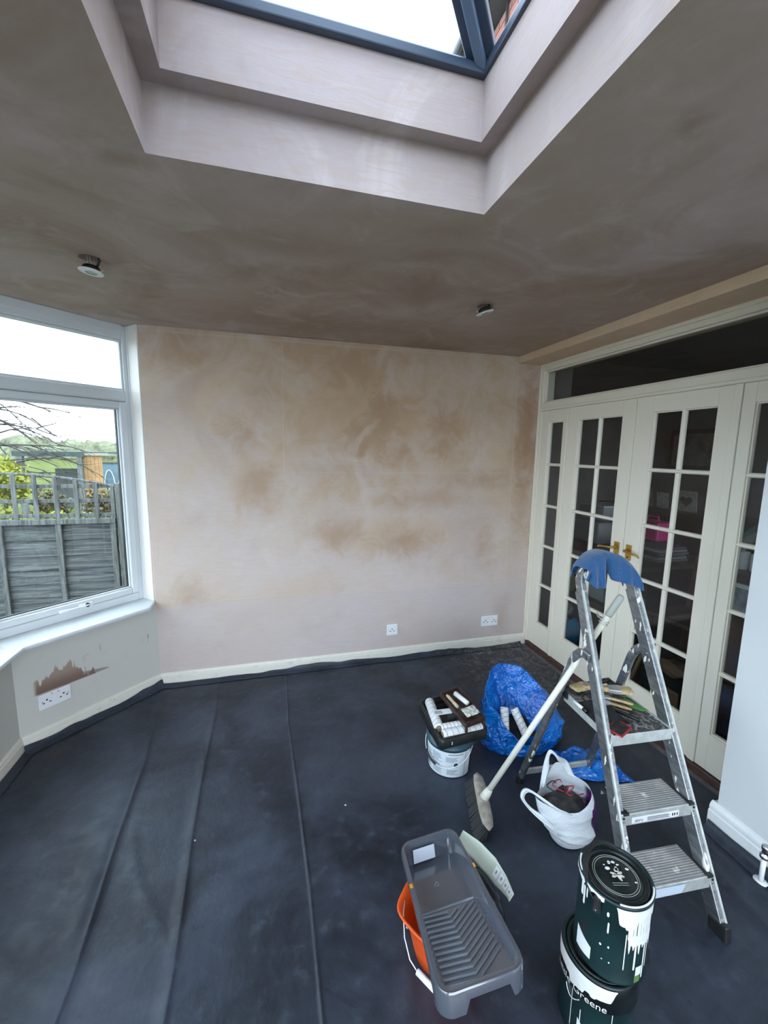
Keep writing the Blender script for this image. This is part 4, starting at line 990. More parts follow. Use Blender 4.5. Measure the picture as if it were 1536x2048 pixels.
Qt = quadmap([(-1.742, -1.820, .258), (-1.522, -1.802, .258), (-1.541, -2.308, .338), (-1.793, -2.312, .338)])
gt = thing('scuttle_tray', 'large grey plastic roller tray balanced on the orange bucket', 'paint tray', (-1.65, -2.06, .24))
g = NT('grey_translucent_plastic'); M_GTRAY = g.pbr((.075, .083, .105), .10, spec=.8, coat=1.0); M_GRIB = plain('pale_tray_rib', (.22, .245, .29), .12, coat=1.0)  # thin ribs set paler, with skylight glints put into their colour
SPL = .43
def Dt(u, v): return .072 if v < SPL else lerp(.072, .016, (v - SPL) / (1 - SPL))
def apr(u, v):
    if v > .90: return .028 if .30 < u < .80 else .062
    if v > .75: return lerp(.026, .055, (v - .75) / .15)
    return .026
tray_mesh(Qt, 2.1, .17, Dt, apr, n=96, lip=.045, rings=26, wall=.12).build('shell', M_GTRAY, gt, smooth=True, solid=0)
o = bpy.data.objects['scuttle_tray']
for oo in o.children:
    md = oo.modifiers.new('edge', 'EDGE_SPLIT'); md.split_angle = radians(50)
for k in range(13):                                     # raised chevrons on the ramp
    vc = SPL + .045 + .040 * k; apex = .40 + .018 * k * .0
    for sg in (-1, 1):
        m = MB(); pts = []
        for i in range(9):
            t = i / 8; u = .47 + (.40 if sg > 0 else -.36) * t; v = vc - (.135 if sg > 0 else .020) * t
            if v < SPL + .02: break
            pts.append((u, v))
        if len(pts) < 3: continue
        L1 = [Qt(u, v - .005, -Dt(u, v - .005) + .0004) for u, v in pts]; L2 = [Qt(u, v, -Dt(u, v) + .0065) for u, v in pts]; L3 = [Qt(u, v + .005, -Dt(u, v + .005) + .0004) for u, v in pts]
        m.loft([L1, L2, L3], closed=False); m.build('rib', M_GRIB, gt, smooth=True)
MB().add([Qt(u, SPL + dv, -.072 + h) for u in (.10, .90) for dv, h in ((-.008, .001), (0, .005), (.008, .001))], [(0, 1, 4, 3), (1, 2, 5, 4)]).build('ramp_edge', M_GRIB, gt)
def backwall(u, t): return Qt(u, lerp(.052, .082, t), -lerp(.012, .062, t) + .0015)
MB().add([backwall(.20, .92), backwall(.58, .92), backwall(.58, .12), backwall(.20, .12)], [(0, 1, 2, 3)]).build('sticker', plain('lilac_white_sticker', (.50, .53, .62), .4), gt)
for k in range(3):
    a0 = 2 * pi * k / 3
    MB().tube([Qt(.46 + .028 * cos(a0 + t * .22), .26 + .015 * sin(a0 + t * .22), -.0705) for t in range(8)], .0012, 5).build('recycling_mark', plain('moulded_mark', (.30, .33, .36), .3), gt)
M_ORTAPE = plain('orange_mark', (.75, .28, .03), .4)
for u in (-.004, 1.004): MB().add([Qt(u + d, v, .0015 - abs(d) * .05) for d in (-.014, .03 if u < .5 else .014) for v in (.345, .375)], [(0, 1, 3, 2)]).build('rim_mark', M_ORTAPE, gt, solid=.002)

# pale card sleeve beside the tray
cd = thing('card_sleeve', 'pale green curved card sleeve with icon squares beside grey tray', 'card', (-1.44, -1.97, .2))
M_CARD = plain('pale_green_card', (.46, .51, .43), .55)
pth_t = [Vector(p) for p in ((-1.485, -1.815, .245), (-1.445, -1.875, .245), (-1.420, -1.945, .243), (-1.416, -2.01, .24), (-1.422, -2.066, .235))]
def ipath(P, t):
    t = t * (len(P) - 1); i = min(int(t), len(P) - 2); return P[i].lerp(P[i + 1], t - i)
def card(u, v):
    p = ipath(pth_t, u); inn = Vector((-.026 - .006 * sin(pi * u), .004 * u, -.050 - .02 * sin(pi * u))) * (.55 + .45 * sin(pi * min(1, u * .8 + .25)))
    return p + inn * v
MB().grid(card, 26, 6).build('card', M_CARD, cd, smooth=True, solid=.0015)
for k in range(4):
    u0 = .56 + .105 * k; m = MB(); nn = Vector((-.5, -.6, .6)) * .002
    c4 = [card(u0, .18) + nn, card(u0 + .085, .18) + nn, card(u0 + .085, .72) + nn, card(u0, .72) + nn]
    m.add(c4, [(0, 1, 2, 3)]).build('icon_square', M_PAPER, cd)
    cc = (c4[0] + c4[2]) / 2; e1 = (c4[1] - c4[0]) * .18; e2 = (c4[3] - c4[0]) * .18
    MB().add([cc - e1 - e2 + nn * .3, cc + e1 - e2 + nn * .3, cc + e1 * (.3 + .3 * k) + e2 + nn * .3, cc - e1 + e2 + nn * .3], [(0, 1, 2, 3)]).build('icon', M_PRINT, cd)
dr = MB().tube([(-1.50, -1.88, .165), (-1.475, -1.95, .165), (-1.468, -2.02, .165), (-1.478, -2.08, .165)], [.02, .028, .028, .02], 14).build('dark_roller_refill', plain('gloss_black', (.012, .016, .02), .15), smooth=True)
tag(dr, 'glossy black curved tool beneath the pale card sleeve', 'tool')
# ================================================================== STACKED GREEN CANS
M_CAN = plain('dark_green_enamel', (.006, .022, .024), .3, var=.3, vscale=8); M_LID = plain('black_green_lid', (.008, .012, .013), .28, var=.4, vscale=20)
M_DRIP = plain('white_emulsion', (.74, .76, .75), .45, var=.06, vscale=40); M_GOLD = plain('pale_grey_print', (.42, .45, .40), .5); M_LEAF = plain('cream_leaf_print', (.62, .60, .48), .5)
FT = -138.0           # side facing the viewer
def can(label, c, r, h, seed):
    c = V(*c); t = thing('paint_can', label, 'paint can', c, 0, 'stacked paint cans')
    MB().lathe([(0, 0), (r - .002, 0), (r, .003), (r + .002, .006), (r, .009), (r, h - .012), (r + .003, h - .009), (r + .004, h - .003), (r + .002, h), (r - .004, h - .001), (r - .006, h - .006), (r - .010, h - .008)], c, 56).build('body', M_CAN, t, smooth=True)
    ld = MB().lathe([(r - .009, h - .009), (r - .008, h - .003), (r - .012, h - .001), (r - .020, h - .004), (r - .024, h - .009), (r - .026, h - .007), (0, h - .007)], c, 56).build('lid', M_LID, t, smooth=True)
    return t, ld, c, r, h
canL = can('lower dark green paint can with lettering, under another can', (-1.262, -2.268, .008), .098, .238, 1)
canU = can('upper dark green paint can with white drips, on another can', (-1.243, -2.277, .2475), .093, .252, 2)
def drips(cn, t0, t1, zt, zb, seed, n=28, amp=.04, par=None, name='paint_run', lift=.0012):
    t, ld, c, r, h = cn; rnd = random.Random(seed); k = [rnd.random() for _ in range(40)]
    def bot(u): 
        i = u * 14; a = k[int(i) % 40]; b = k[(int(i) + 1) % 40]; return zb - amp * (lerp(a, b, smooth(.3, .7, i % 1.0)) ** 2)
    edge = lambda u: smooth(0, .08, u) * smooth(0, .08, 1 - u)
    return cylpatch(c, r + lift, t0, t1, lambda u: zt, lambda u: lerp(zt - .004, bot(u), edge(u)), n, 3).build(name, M_DRIP, par or t, smooth=True)
def streak(cn, a, z0, z1, w, name='paint_drip'):
    t, ld, c, r, h = cn
    return cylpatch(c, lambda z: r + .0016, a - w / 2, a + w / 2, lambda u: z1 - .004 * (2 * u - 1) ** 2, lambda u: z0 + .004 * (2 * u - 1) ** 2, 5, 6).build(name, M_DRIP, t, smooth=True)
drips(canU, -132, -45, .243, .208, 5, 60, .03)
for a, z0, z1, w in ((-108, .150, .215, 8), (-101, .150, .215, 5), (-94, .155, .215, 6), (-88, .160, .215, 5), (-82, .145, .215, 6), (-76, .165, .215, 5), (-70, .15, .215, 6)): streak(canU, a, z0, z1, w)
drips(canU, -112, -62, .165, .135, 8, 40, .03)
for a, z0, z1, w in ((-97, .055, .14, 3.4), (-78, .02, .15, 3.6), (-72, .05, .14, 2), (-114, .055, .17, 1.6), (-141, .15, .185, 2.5), (-143, .20, .215, 3.5), (-150, .10, .108, 4), (-138, .105, .113, 3), (-135, .06, .066, 3), (-146, .06, .064, 2.4), (-186, .17, .23, 4), (-192, .19, .235, 6), (-180, .2, .24, 3)): streak(canU, a, z0, z1, w)
cylpatch(canU[2], canU[3] + .001, -196, -164, lambda u: .085 - .02 * u, lambda u: .02 + .006 * u, 14, 2).build('label', M_PAPER, canU[0])
cylpatch(canU[2], canU[3] + .001, -92, -80, lambda u: .062, lambda u: .034, 8, 2).build('label', M_PAPER, canU[0]); cylpatch(canU[2], canU[3] + .001, -93, -81, lambda u: .034, lambda u: .012, 8, 2).build('label_green', plain('leaf_green_print', (.12, .20, .06), .5), canU[0])
# rim paint and printed lid of the upper can
t, ld, c, r, h = canU
for a0, a1 in ((-230, -185), (-180, -150), (-250, -236), (60, 80), (95, 118), (20, 34)):
    cylpatch(c, r + .0048, a0, a1, lambda u: h - .001, lambda u: h - .012 - .004 * sin(u * 9), 14, 2).build('rim_paint', M_DRIP, t, smooth=True)
for a0, a1 in ((-128, -40), (125, 160)):
    MB().tube([(c.x + (r - .001) * cos(radians(lerp(a0, a1, i / 20))), c.y + (r - .001) * sin(radians(lerp(a0, a1, i / 20))), c.z + h + .0005) for i in range(21)], .0025, 6).build('rim_paint', M_DRIP, t, smooth=True)
zl = c.z + h - .0058
for rr in (.060, .055): MB().tube([(c.x + rr * cos(2 * pi * i / 48), c.y + rr * sin(2 * pi * i / 48), zl) for i in range(48)], .0006, 4, closed=True).build('lid_ring', M_GOLD, ld)
lr = Vector((.965, -.263, 0)).normalized(); lu = Vector((.263, .965, 0)).normalized()
def lidp(a, b, dz=0.0): q = c + lr * a + lu * b; return Vector((q.x, q.y, zl + .0006 + dz))
for k, ang in enumerate((-75, -20, 25, 160, 200)):
    a = radians(ang); d = (cos(a), sin(a)); m = MB(); pts = []
    ctr = (.004, .000)
    for i in range(12):
        s = 2 * pi * i / 12; l = .009 + .009 * cos(s); w = .0042 * sin(s); pts.append(lidp(ctr[0] + d[0] * (l + .001) - d[1] * w, ctr[1] + d[1] * (l + .001) + d[0] * w))
    m.add(pts, [tuple(range(12))]).build('leaf_emblem', M_LEAF, ld)
for k in range(2): MB().add([lidp(-.022, -.024 - .006 * k), lidp(.022, -.024 - .006 * k), lidp(.022, -.0225 - .006 * k), lidp(-.022, -.0225 - .006 * k)], [(0, 1, 2, 3)]).build('lid_print', M_GOLD, ld)
rnd = random.Random(11)
for k in range(14):
    a, b = (rnd.gauss(.006, .006), .012 + rnd.random() * .028) if k < 9 else (rnd.uniform(-.05, .05), rnd.uniform(-.05, .05)); s = rnd.uniform(.0025, .006)
    m = MB(); m.add([lidp(a + s * (1 + .5 * rnd.random()) * cos(i * pi / 4), b + s * .7 * (1 + .5 * rnd.random()) * sin(i * pi / 4), .0004) for i in range(8)], [tuple(range(8))]); m.build('paint_splat', M_DRIP, ld)
# swing handle of the upper can: up over the left side of the lid
e0 = c + Vector((cos(radians(-160)), sin(radians(-160)), 0)) * (r + .006); e1 = c + Vector((cos(radians(20)), sin(radians(20)), 0)) * (r + .006)
hp = []
back = Vector((cos(radians(110)), sin(radians(110)), 0))
for i in range(25):
    s = i / 24; p = e0.lerp(e1, .5 - .5 * cos(pi * s)); k = sin(pi * s)
    hp.append(p + back * (.075 * k) + Vector((0, 0, h - .03 + .052 * k)))
MB().sweep(hp, [(-.0065, -.0018), (.0065, -.0018), (.0065, .0018), (-.0065, .0018)], (.3, .2, 1)).build('carry_handle', M_BLACK, t, bevel=.001)
for e in (e0, e1): MB().tube([e + Vector((0, 0, h - .05)), e + Vector((0, 0, h - .012))], [.012, .009], 10).build('handle_ear', M_BLACK, t)
MB().tube([e0 + Vector((-.006, -.004, h - .042)), e0 + Vector((-.013, -.006, h - .042))], .0035, 10).build('pivot_pin', M_STEEL, t)
# collar, paint and lettering of the lower can
t, ld, c, r, h = canL
MB().lathe([(r + .001, h - .085), (r + .006, h - .083), (r + .006, h - .006), (r + .003, h - .001)], c, 56).build('collar', M_LID, t, smooth=True)
drips((t, ld, c, r + .0066, h), -222, -108, h - .004, h - .045, 4, 70, .028)
def onc(x, y): a = radians(FT - 26) + x / (r + .0085) ; return (c.x + (r + .0085) * cos(a), c.y + (r + .0085) * sin(a), c.z + h - .079 + y)
text_on('lettering', 'Little Greene', .030, M_DRIP, t, onc, .004)
for a, z0, z1, w in ((-172, .02, .15, 1.2), (-156, .0, .11, 1.4), (-120, .06, .10, 1.2), (-110, .1, .15, 1.0)): streak(canL, a, z0, z1, w)
cylpatch(c, r + .0016, -160, -148, lambda u: .075 - .02 * u, lambda u: .03 - .01 * u, 10, 2).build('paint_splash', M_DRIP, t)
MB().tube([(c.x + (r + .002) * cos(radians(-186 + 2.2 * i)), c.y + (r + .002) * sin(radians(-186 + 2.2 * i)), c.z + .135 - .022 * sin(pi * (i / 12) ** .8)) for i in range(13)], .0013, 5).build('paint_dribble', M_DRIP, t)
MB().tube([c + Vector((cos(radians(40)), sin(radians(40)), 0)) * (r + .004) + Vector((0, 0, h - .06)), c + Vector((cos(radians(40)), sin(radians(40)), 0)) * (r + .004) + Vector((0, 0, h - .02))], [.012, .010], 10).build('handle_ear', M_BLACK, t)

# ================================================================== THINGS ON THE LADDER PLATFORM
def lv(x, y, z): return lp(x, y, z)
M_BRIS = plain('tan_bristle', (.50, .38, .20), .8, var=.25, vscale=150); M_FERR = plain('steel_ferrule', (.60, .62, .64), .3, .8); M_WOODH = plain('varnished_wood', (.45, .30, .16), .4, var=.25, vscale=60); M_BLKH = plain('black_lacquer', (.01, .013, .015), .25)
def brush(label, tip, butt, w, bl, fl, hm, th=.009, roll=0.0):
    """flat brush: bristles from tip, ferrule, handle to butt"""
    tip = V(*tip); butt = V(*butt); d = (butt - tip); L = d.length; d.normalize()
    sd = d.cross(Vector((0, 0, 1))).normalized(); up_ = sd.cross(d); 
    if roll: q = Matrix.Rotation(roll, 3, d); sd = q @ sd; up_ = q @ up_
    t = thing('paint_brush', label, 'paint brush', (tip + butt) / 2, 0, 'brushes on the ladder platform')
    def sec(s, hw, hh): p = tip + d * s; return [p + sd * hw * a + up_ * hh * b for a, b in ((1, .6), (.6, 1), (-.6, 1), (-1, .6), (-1, -.6), (-.6, -1), (.6, -1), (1, -.6))]
    MB().loft([sec(0, w * .52, th * .35), sec(.004, w * .53, th * .6), sec(bl, w * .5, th)], True, True, True).build('bristles', M_BRIS, t)
    MB().loft([sec(bl - .002, w * .515, th * 1.08), sec(bl + fl * .6, w * .5, th * 1.05), sec(bl + fl, w * .42, th * .95)], True, True, True).build('ferrule', M_FERR, t, bevel=.001)
    s0 = bl + fl - .004
    MB().loft([sec(s0, w * .40, th * .85), sec(s0 + (L - s0) * .2, w * .24, th * .9), sec(s0 + (L - s0) * .4, max(.006, w * .17), th * .8), sec(s0 + (L - s0) * .75, max(.007, w * .2), th * .85), sec(L - .004, max(.006, w * .17), th * .7), sec(L, .003, .003)], True, True, True).build('handle', hm, t, smooth=True)
brush('wide flat brush with tan bristles pointing at the doors', lv(.108, .468, .682), lv(-.08, .548, .672), .048, .05, .045, M_WOODH, .012)
brush('tan bristled brush whose bristles point towards the bin bag', lv(-.118, .545, .668), lv(.10, .592, .664), .046, .055, .035, M_BLKH, .012)
brush('slim brush with wooden handle, upper of two beside wide brush', lv(-.040, .520, .652), lv(.072, .415, .656), .022, .03, .04, M_WOODH, .006)
brush('slim brush with wooden handle, lower of two beside wide brush', lv(-.055, .500, .643), lv(.052, .400, .645), .022, .03, .04, M_WOODH, .006)
brush('brush with long black lacquered handle lying across the platform', lv(-.065, .495, .642), lv(.028, .332, .645), .03, .04, .035, M_BLKH, .008)
sp_ = MB().add([lv(-.130, .322, .636), lv(-.108, .262, .636), lv(-.028, .305, .636), lv(-.050, .366, .636)] + [lv(-.130, .322, .640), lv(-.108, .262, .640), lv(-.028, .305, .640), lv(-.050, .366, .640)], [(3, 2, 1, 0), (4, 5, 6, 7), (0, 1, 5, 4), (1, 2, 6, 5), (2, 3, 7, 6), (3, 0, 4, 7)]).build('sandpaper_pack', M_RED)
tag(sp_, 'red edged flat pack at the front of the platform', 'pack')
MB().add([lv(-.124, .322, .6405), lv(-.106, .270, .6405), lv(-.036, .307, .6405), lv(-.053, .358, .6405)], [(0, 1, 2, 3)]).build('dark_front', plain('dark_print', (.03, .022, .022), .6, var=.6, vscale=60), sp_)
gs = MB().add([lv(.060, .470, .642), lv(.085, .478, .643), lv(.118, .385, .641), lv(.085, .395, .641), lv(.06, .43, .641)] + [lv(.060, .470, .645), lv(.085, .478, .646), lv(.118, .385, .644), lv(.085, .395, .644), lv(.06, .43, .644)], [(4, 3, 2, 1, 0), (5, 6, 7, 8, 9)] + [(i, (i + 1) % 5, 5 + (i + 1) % 5, 5 + i) for i in range(5)]).build('green_packet', plain('leaf_green_card', (.08, .26, .06), .5))
tag(gs, 'green card packet under the brush at the platform edge', 'packet')
dk = MB().grid(lambda u, v: lv(lerp(-.145, -.01, u), lerp(.335, .50, v), .634 + .035 * smooth(0, .3, min(u, 1 - u)) * smooth(0, .3, min(v, 1 - v)) * (.8 + .6 * noise.noise((u * 4, v * 4, 8)))), 20, 20).build('black_cloth', plain('black_rag', (.008, .008, .009), .9), smooth=True)
tag(dk, 'crumpled black rag lying on the ladder platform', 'rag')
mk = thing('marker_pen', 'white marker pen at the left edge of the platform', 'pen', lv(-.152, .455, .637))
MB().tube([lv(-.150, .490, .646), lv(-.148, .455, .646), lv(-.146, .436, .646)], [.006, .007, .006], 10).build('barrel', M_WHITEP, mk, smooth=True)
MB().tube([lv(-.146, .436, .646), lv(-.145, .415, .646)], [.007, .0065], 10).build('cap', M_BLKH, mk, smooth=True)
dk2 = MB().tube([lv(-.155, .575, .640), lv(-.10, .600, .645), lv(-.02, .602, .646), lv(.03, .59, .646)], [.008, .01, .01, .007], 8).build('black_scraper', M_BLKH)
tag(dk2, 'black handled scraper at the back of the platform', 'scraper')

# ================================================================== RADIATOR VALVE
rv = thing('radiator_valve', 'chrome radiator valve on a white pipe by the pier', 'valve', (-.315, -2.105, .0))
vx, vy = -.318, -2.108
MB().tube([(vx, vy, .0), (vx, vy, .118)], .0085, 12).build('pipe', M_WHITEP, rv, smooth=True)
MB().lathe([(0, .112), (.013, .112), (.016, .116), (.016, .128), (.011, .131), (.011, .15), (.014, .153), (.014, .166), (.009, .170), (0, .170)], (vx, vy, 0), 20).build('valve_body', M_STEEL, rv, smooth=True)
MB().tube([(vx, vy, .142), (vx + .0, vy - .05, .142)], .010, 12).build('tail', M_STEEL, rv, smooth=True)
MB().lathe([(.009, 0), (.024, 0), (.024, .004), (.009, .006)], (vx, vy, .008), 20).build('pipe_collar', M_WHITEP, rv, smooth=True)
# ================================================================== GARDEN
def ray_scale(p, k): return CAM + (V(*p) - CAM) * k
g = NT('field_grass'); x, y, z = g.xyz()
c = g.mix(g.rng(g.noise(1.2, 5, .6), .35, .7), (.075, .095, .018), (.125, .14, .034)); c = g.mix(g.rng(y, 2.5, 6), (.07, .065, .035), c)
M_GRASS = g.pbr(c, .9, nrm=g.bump(g.noise(30, 4), .4, .05), spec=.1)
gm = MB().grid(lambda u, v: Vector((lerp(-90, 40, u), lerp(-30, 110, v), -.35 - .0 * u + (.012 * max(0, lerp(-30, 110, v) - 12)) * .25 + .04 * noise.noise((u * 40, v * 40, 0)))), 60, 60)
struct(gm.build('ground', M_GRASS, smooth=True), 'rough grass ground running out to the field', 'ground')

g = NT('weathered_fence_wood'); x, y, z = g.xyz()
gr = g.noise(6, 5, .65, sc3=(.35, 1, 9), dist=1.5); c = g.mix(g.rng(gr, .35, .65), (.060, .066, .066), (.165, .172, .168))
M_FENCE = g.pbr(c, .9, nrm=g.bump(gr, .4, .006), spec=.1)
g = NT('weathered_batten_wood'); gr = g.noise(7, 5, .65, sc3=(6, 1, .4), dist=1.0); c = g.mix(g.rng(gr, .35, .65), (.085, .090, .088), (.19, .195, .188)); M_BATT = g.pbr(c, .9, nrm=g.bump(gr, .4, .004), spec=.1)
FY = 1.2
def arch(x):
    t = (x + 4.44) / .92; return 1.445 - .115 * t * t
def fence_panel(x0, x1, label):
    t = thing('trellis_fence', label, 'fence', ((x0 + x1) / 2, FY, -.35), 0, 'garden fence panels')
    z = -.33; k = 0; rnd = random.Random(int(-x0 * 10))
    while z < .985:
        h = .135 + rnd.uniform(-.012, .012); z1 = min(z + h, 1.0); n = 10; m = MB(); wob = [rnd.uniform(-.006, .006) for _ in range(n + 1)]
        lo = [(lerp(x0, x1, i / n), FY - .016, z - .018 + wob[i]) for i in range(n + 1)]; hi = [(lerp(x0, x1, i / n), FY + .002, z1) for i in range(n + 1)]
        lo2 = [(p[0], p[1] + .010, p[2]) for p in lo]; hi2 = [(p[0], p[1] + .006, p[2]) for p in hi]
        m.loft([lo, hi, hi2, lo2, lo], closed=False); m.build('plank', M_FENCE, t); z = z1
    xb = -3.979
    bs = [xb + .435 * i for i in range(-8, 6)]
    for xx in bs:
        if x0 + .05 < xx < x1 - .03: box('batten', M_BATT, t, xx - .022, xx + .022, FY - .045, FY - .018, -.35, 1.0, bevel=.003)
    box('edge_batten', M_BATT, t, x1 - .045, x1, FY - .045, FY - .018, -.35, 1.0, bevel=.003)
    box('top_rail', M_BATT, t, x0, x1, FY - .05, FY + .02, 1.0, 1.045, bevel=.004)
    xs_ = [-3.673 - .1535 * i for i in range(0, 24)]
    mid = (x0 + x1) / 2 if x0 < -5.5 else -4.44
    ar = lambda xx: 1.445 - .115 * ((xx - mid) / .92) ** 2
    for xx in xs_:
        if x0 + .01 < xx < x1 - .01: box('lattice_upright', M_BATT, t, xx - .017, xx + .017, FY - .030, FY - .014, 1.045, ar(xx) - .006, bevel=.002)
    for zz in (1.075, 1.205, 1.335):
        a = max(x0, mid - .92 * sqrt(max(0, (1.445 - zz) / .115))); b = min(x1, mid + .92 * sqrt(max(0, (1.445 - zz) / .115)))
        box('lattice_rail', M_BATT, t, a, b, FY - .012, FY + .004, zz - .016, zz + .016, bevel=.002)
    MB().tube([(lerp(x0, x1, i / 24), FY - .012, ar(lerp(x0, x1, i / 24))) for i in range(25)], .012, 6).build('arched_cap', M_BATT, t)
    box('end_upright', M_BATT, t, x1 - .03, x1, FY - .03, FY, 1.045, ar(x1), bevel=.002)
fence_panel(-5.36, -3.53, 'weathered grey fence panel with arched trellis outside the bay window')
fence_panel(-7.27, -5.44, 'weathered grey fence panel further left, past the window edge')
for xx, lb in ((-5.40, 'grey fence post between two trellis panels'), (-3.475, 'grey fence post at the right end of trellis')):
    tag(box('fence_post', M_BATT, None, xx - .04, xx + .04, FY - .05, FY + .03, -.36, 1.36, bevel=.006), lb, 'fence post')

def foliage(name, label, cat, c, rad, n, s, mat, seed, group=None, stems=True):
    rnd = random.Random(seed); c = V(*c); m = MB(); t = thing(name, label, cat, (c.x, c.y, -.35), 0, group)
    for i in range(n):
        while True:
            p = Vector((rnd.uniform(-1, 1), rnd.uniform(-1, 1), rnd.uniform(-1, 1)))
            if p.length < 1: break
        p = p * (.55 + .45 * rnd.random()) ; p = c + Vector((p.x * rad[0], p.y * rad[1], p.z * rad[2]))
        a = Vector((rnd.uniform(-1, 1), rnd.uniform(-1, 1), rnd.uniform(-.6, 1))).normalized(); b = a.orthogonal().normalized(); b = Matrix.Rotation(rnd.uniform(0, 6.28), 3, a) @ b
        L = s * rnd.uniform(.6, 1.3); w = a.cross(b) * L * .35
        m.add([p, p + b * L * .5 + w, p + b * L, p + b * L * .5 - w], [(0, 1, 2, 3)])
    o = m.build('leaves', mat, t); o['kind'] = 'stuff'
    if stems:
        q = MB()
        for i in range(7):
            e = c + Vector((rnd.uniform(-.7, .7) * rad[0], rnd.uniform(-.7, .7) * rad[1], rnd.uniform(0, .8) * rad[2])); q.tube([(c.x + rnd.uniform(-.1, .1) * rad[0], c.y, -.36), e.lerp(Vector((c.x, c.y, -.2)), .4), e], [.018, .012, .005], 5)
        q.build('stems', M_TWIG, t)
    return t
M_TWIG = plain('grey_brown_twig', (.13, .10, .085), .9, var=.3); M_LY = plain('yellow_green_leaf', (.26, .27, .020), .7, var=.3, vscale=3); M_LG = plain('mid_green_leaf', (.075, .12, .025), .7, var=.4, vscale=3); M_LB = plain('dry_brown_leaf', (.14, .12, .06), .8, var=.4, vscale=3); M_LP = plain('pale_olive_leaf', (.19, .20, .075), .8, var=.3, vscale=3)
foliage('yellow_shrub', 'bright yellow green shrub behind the trellis at left', 'shrub', (-5.25, 3.0, 1.22), (.26, .3, .34), 1500, .06, M_LY, 1)
foliage('green_shrub', 'dull green shrub at the far left behind trellis', 'shrub', (-5.55, 2.6, 1.15), (.22, .3, .35), 900, .06, M_LG, 2)
for i, (xx, yy, zz, mt_, lb) in enumerate(((-4.75, 1.9, .86, M_LY, 'low yellow green bush behind the second trellis bay'), (-4.35, 1.95, .84, M_LY, 'low yellow green bush behind the middle of trellis'), (-4.05, 2.1, .80, M_LP, 'low pale olive bush behind the trellis'), (-4.6, 2.5, 1.0, M_LB, 'tangled dry brown undergrowth behind the left trellis'), (-4.15, 2.6, 1.0, M_LB, 'tangled dry brown undergrowth behind the middle trellis'), (-3.72, 2.3, .9, M_LB, 'tangled dry brown undergrowth at the right trellis end'), (-5.1, 2.1, .95, M_LP, 'pale olive bush behind the leftmost trellis bay'))):
    foliage('bush', lb, 'bush', (xx, yy, zz), (.21, .20, .23), 700, .05, mt_, 20 + i, 'bushes behind the fence')

# open-sided shed
sh = thing('garden_shed', 'low open fronted shed with dark flat roof beyond the fence', 'shed', ray_scale((-5.9, 6, 1.0), 1.6))
def rs(p): return ray_scale(p, 1.6)
a = rs((-6.62, 6, 1.53)); b = rs((-5.50, 6, 1.555)); M_FASC = plain('dark_green_grey_felt', (.050, .065, .062), .8, var=.3); M_ORW = plain('orange_brown_cladding', (.36, .20, .09), .8, var=.2, vscale=5)
box('fascia', M_FASC, sh, a.x, b.x, a.y - .06, a.y, a.z - .06, a.z + .08); box('roof', M_FASC, sh, a.x, b.x + .55, a.y, a.y + 1.9, a.z + .03, a.z + .09)
box('side_fascia', plain('pale_timber', (.30, .28, .22), .8), sh, b.x, b.x + .62, a.y - .02, a.y + .02, a.z - .02, a.z + .06)
for px_ in (-6.52, -5.58): q = rs((px_, 6, 1)); box('post', M_BATT, sh, q.x - .07, q.x + .07, a.y - .05, a.y + .09, -.36, a.z + .03)
for i in range(5): box('cladding_board', M_ORW, sh, b.x - .06 + i * .10, b.x + .03 + i * .10, a.y + .04, a.y + .06, -.36, a.z)
box('back_panel', plain('grey_sheet_board', (.08, .09, .09), .8), sh, a.x + .25, a.x + .95, a.y + 1.8, a.y + 1.84, -.36, .95)
# greenhouse frame
gh = thing('greenhouse', 'small pitched greenhouse frame with blue grey netting and white hoops', 'greenhouse', ray_scale((-4.8, 4.5, .7), 2.4))
M_FRM = plain('dark_frame_timber', (.10, .085, .08), .8); M_NET = plain('blue_grey_netting', (.13, .19, .235), .8, var=.2)
def gs_(x, z, dy=0.0): p = ray_scale((x, 4.5, z), 2.4); return Vector((p.x, p.y + dy, p.z))
zb_ = -.35
for dy in (0.0, 3.0):
    L_, A_, R_ = gs_(-5.05, 1.045, dy), gs_(-4.87, 1.437, dy), gs_(-4.66, 1.02, dy)
    for p, q in ((L_, A_), (A_, R_), (Vector((L_.x, L_.y, zb_)), L_), (Vector((R_.x, R_.y, zb_)), R_), (gs_(-4.99, 1.18, dy), gs_(-4.74, 1.18, dy))): MB().bar(p, q, .05, .05, (0, 1, 0)).build('frame_bar', M_FRM, gh)
MB().bar(gs_(-4.87, 1.437), gs_(-4.40, 1.437), .05, .05).build('ridge_bar', M_FRM, gh); MB().bar(gs_(-4.66, 1.02), gs_(-4.40, 1.02), .05, .05).build('eave_bar', M_UPVC, gh)
MB().add([gs_(-4.86, 1.43, .02), gs_(-4.40, 1.43, .02), gs_(-4.40, 1.02, .02), gs_(-4.66, 1.02, .02)], [(0, 1, 2, 3)]).build('netting', M_NET, gh, solid=.01)
for x0 in (-4.70, -4.50):
    MB().tube([gs_(x0 + .15 * (1 - cos(pi * i / 14)) * .5, 1.02 + .30 * sin(pi * i / 14), -.05) for i in range(15)], .016, 6).build('hoop', M_UPVC, gh, smooth=True)
box('door_panel', plain('rust_brown_board', (.20, .11, .075), .8), gh, gs_(-4.92, 1, 0).x, gs_(-4.80, 1, 0).x, gs_(0, 1).y - .03, gs_(0, 1).y, zb_, gs_(0, 1.29).z)
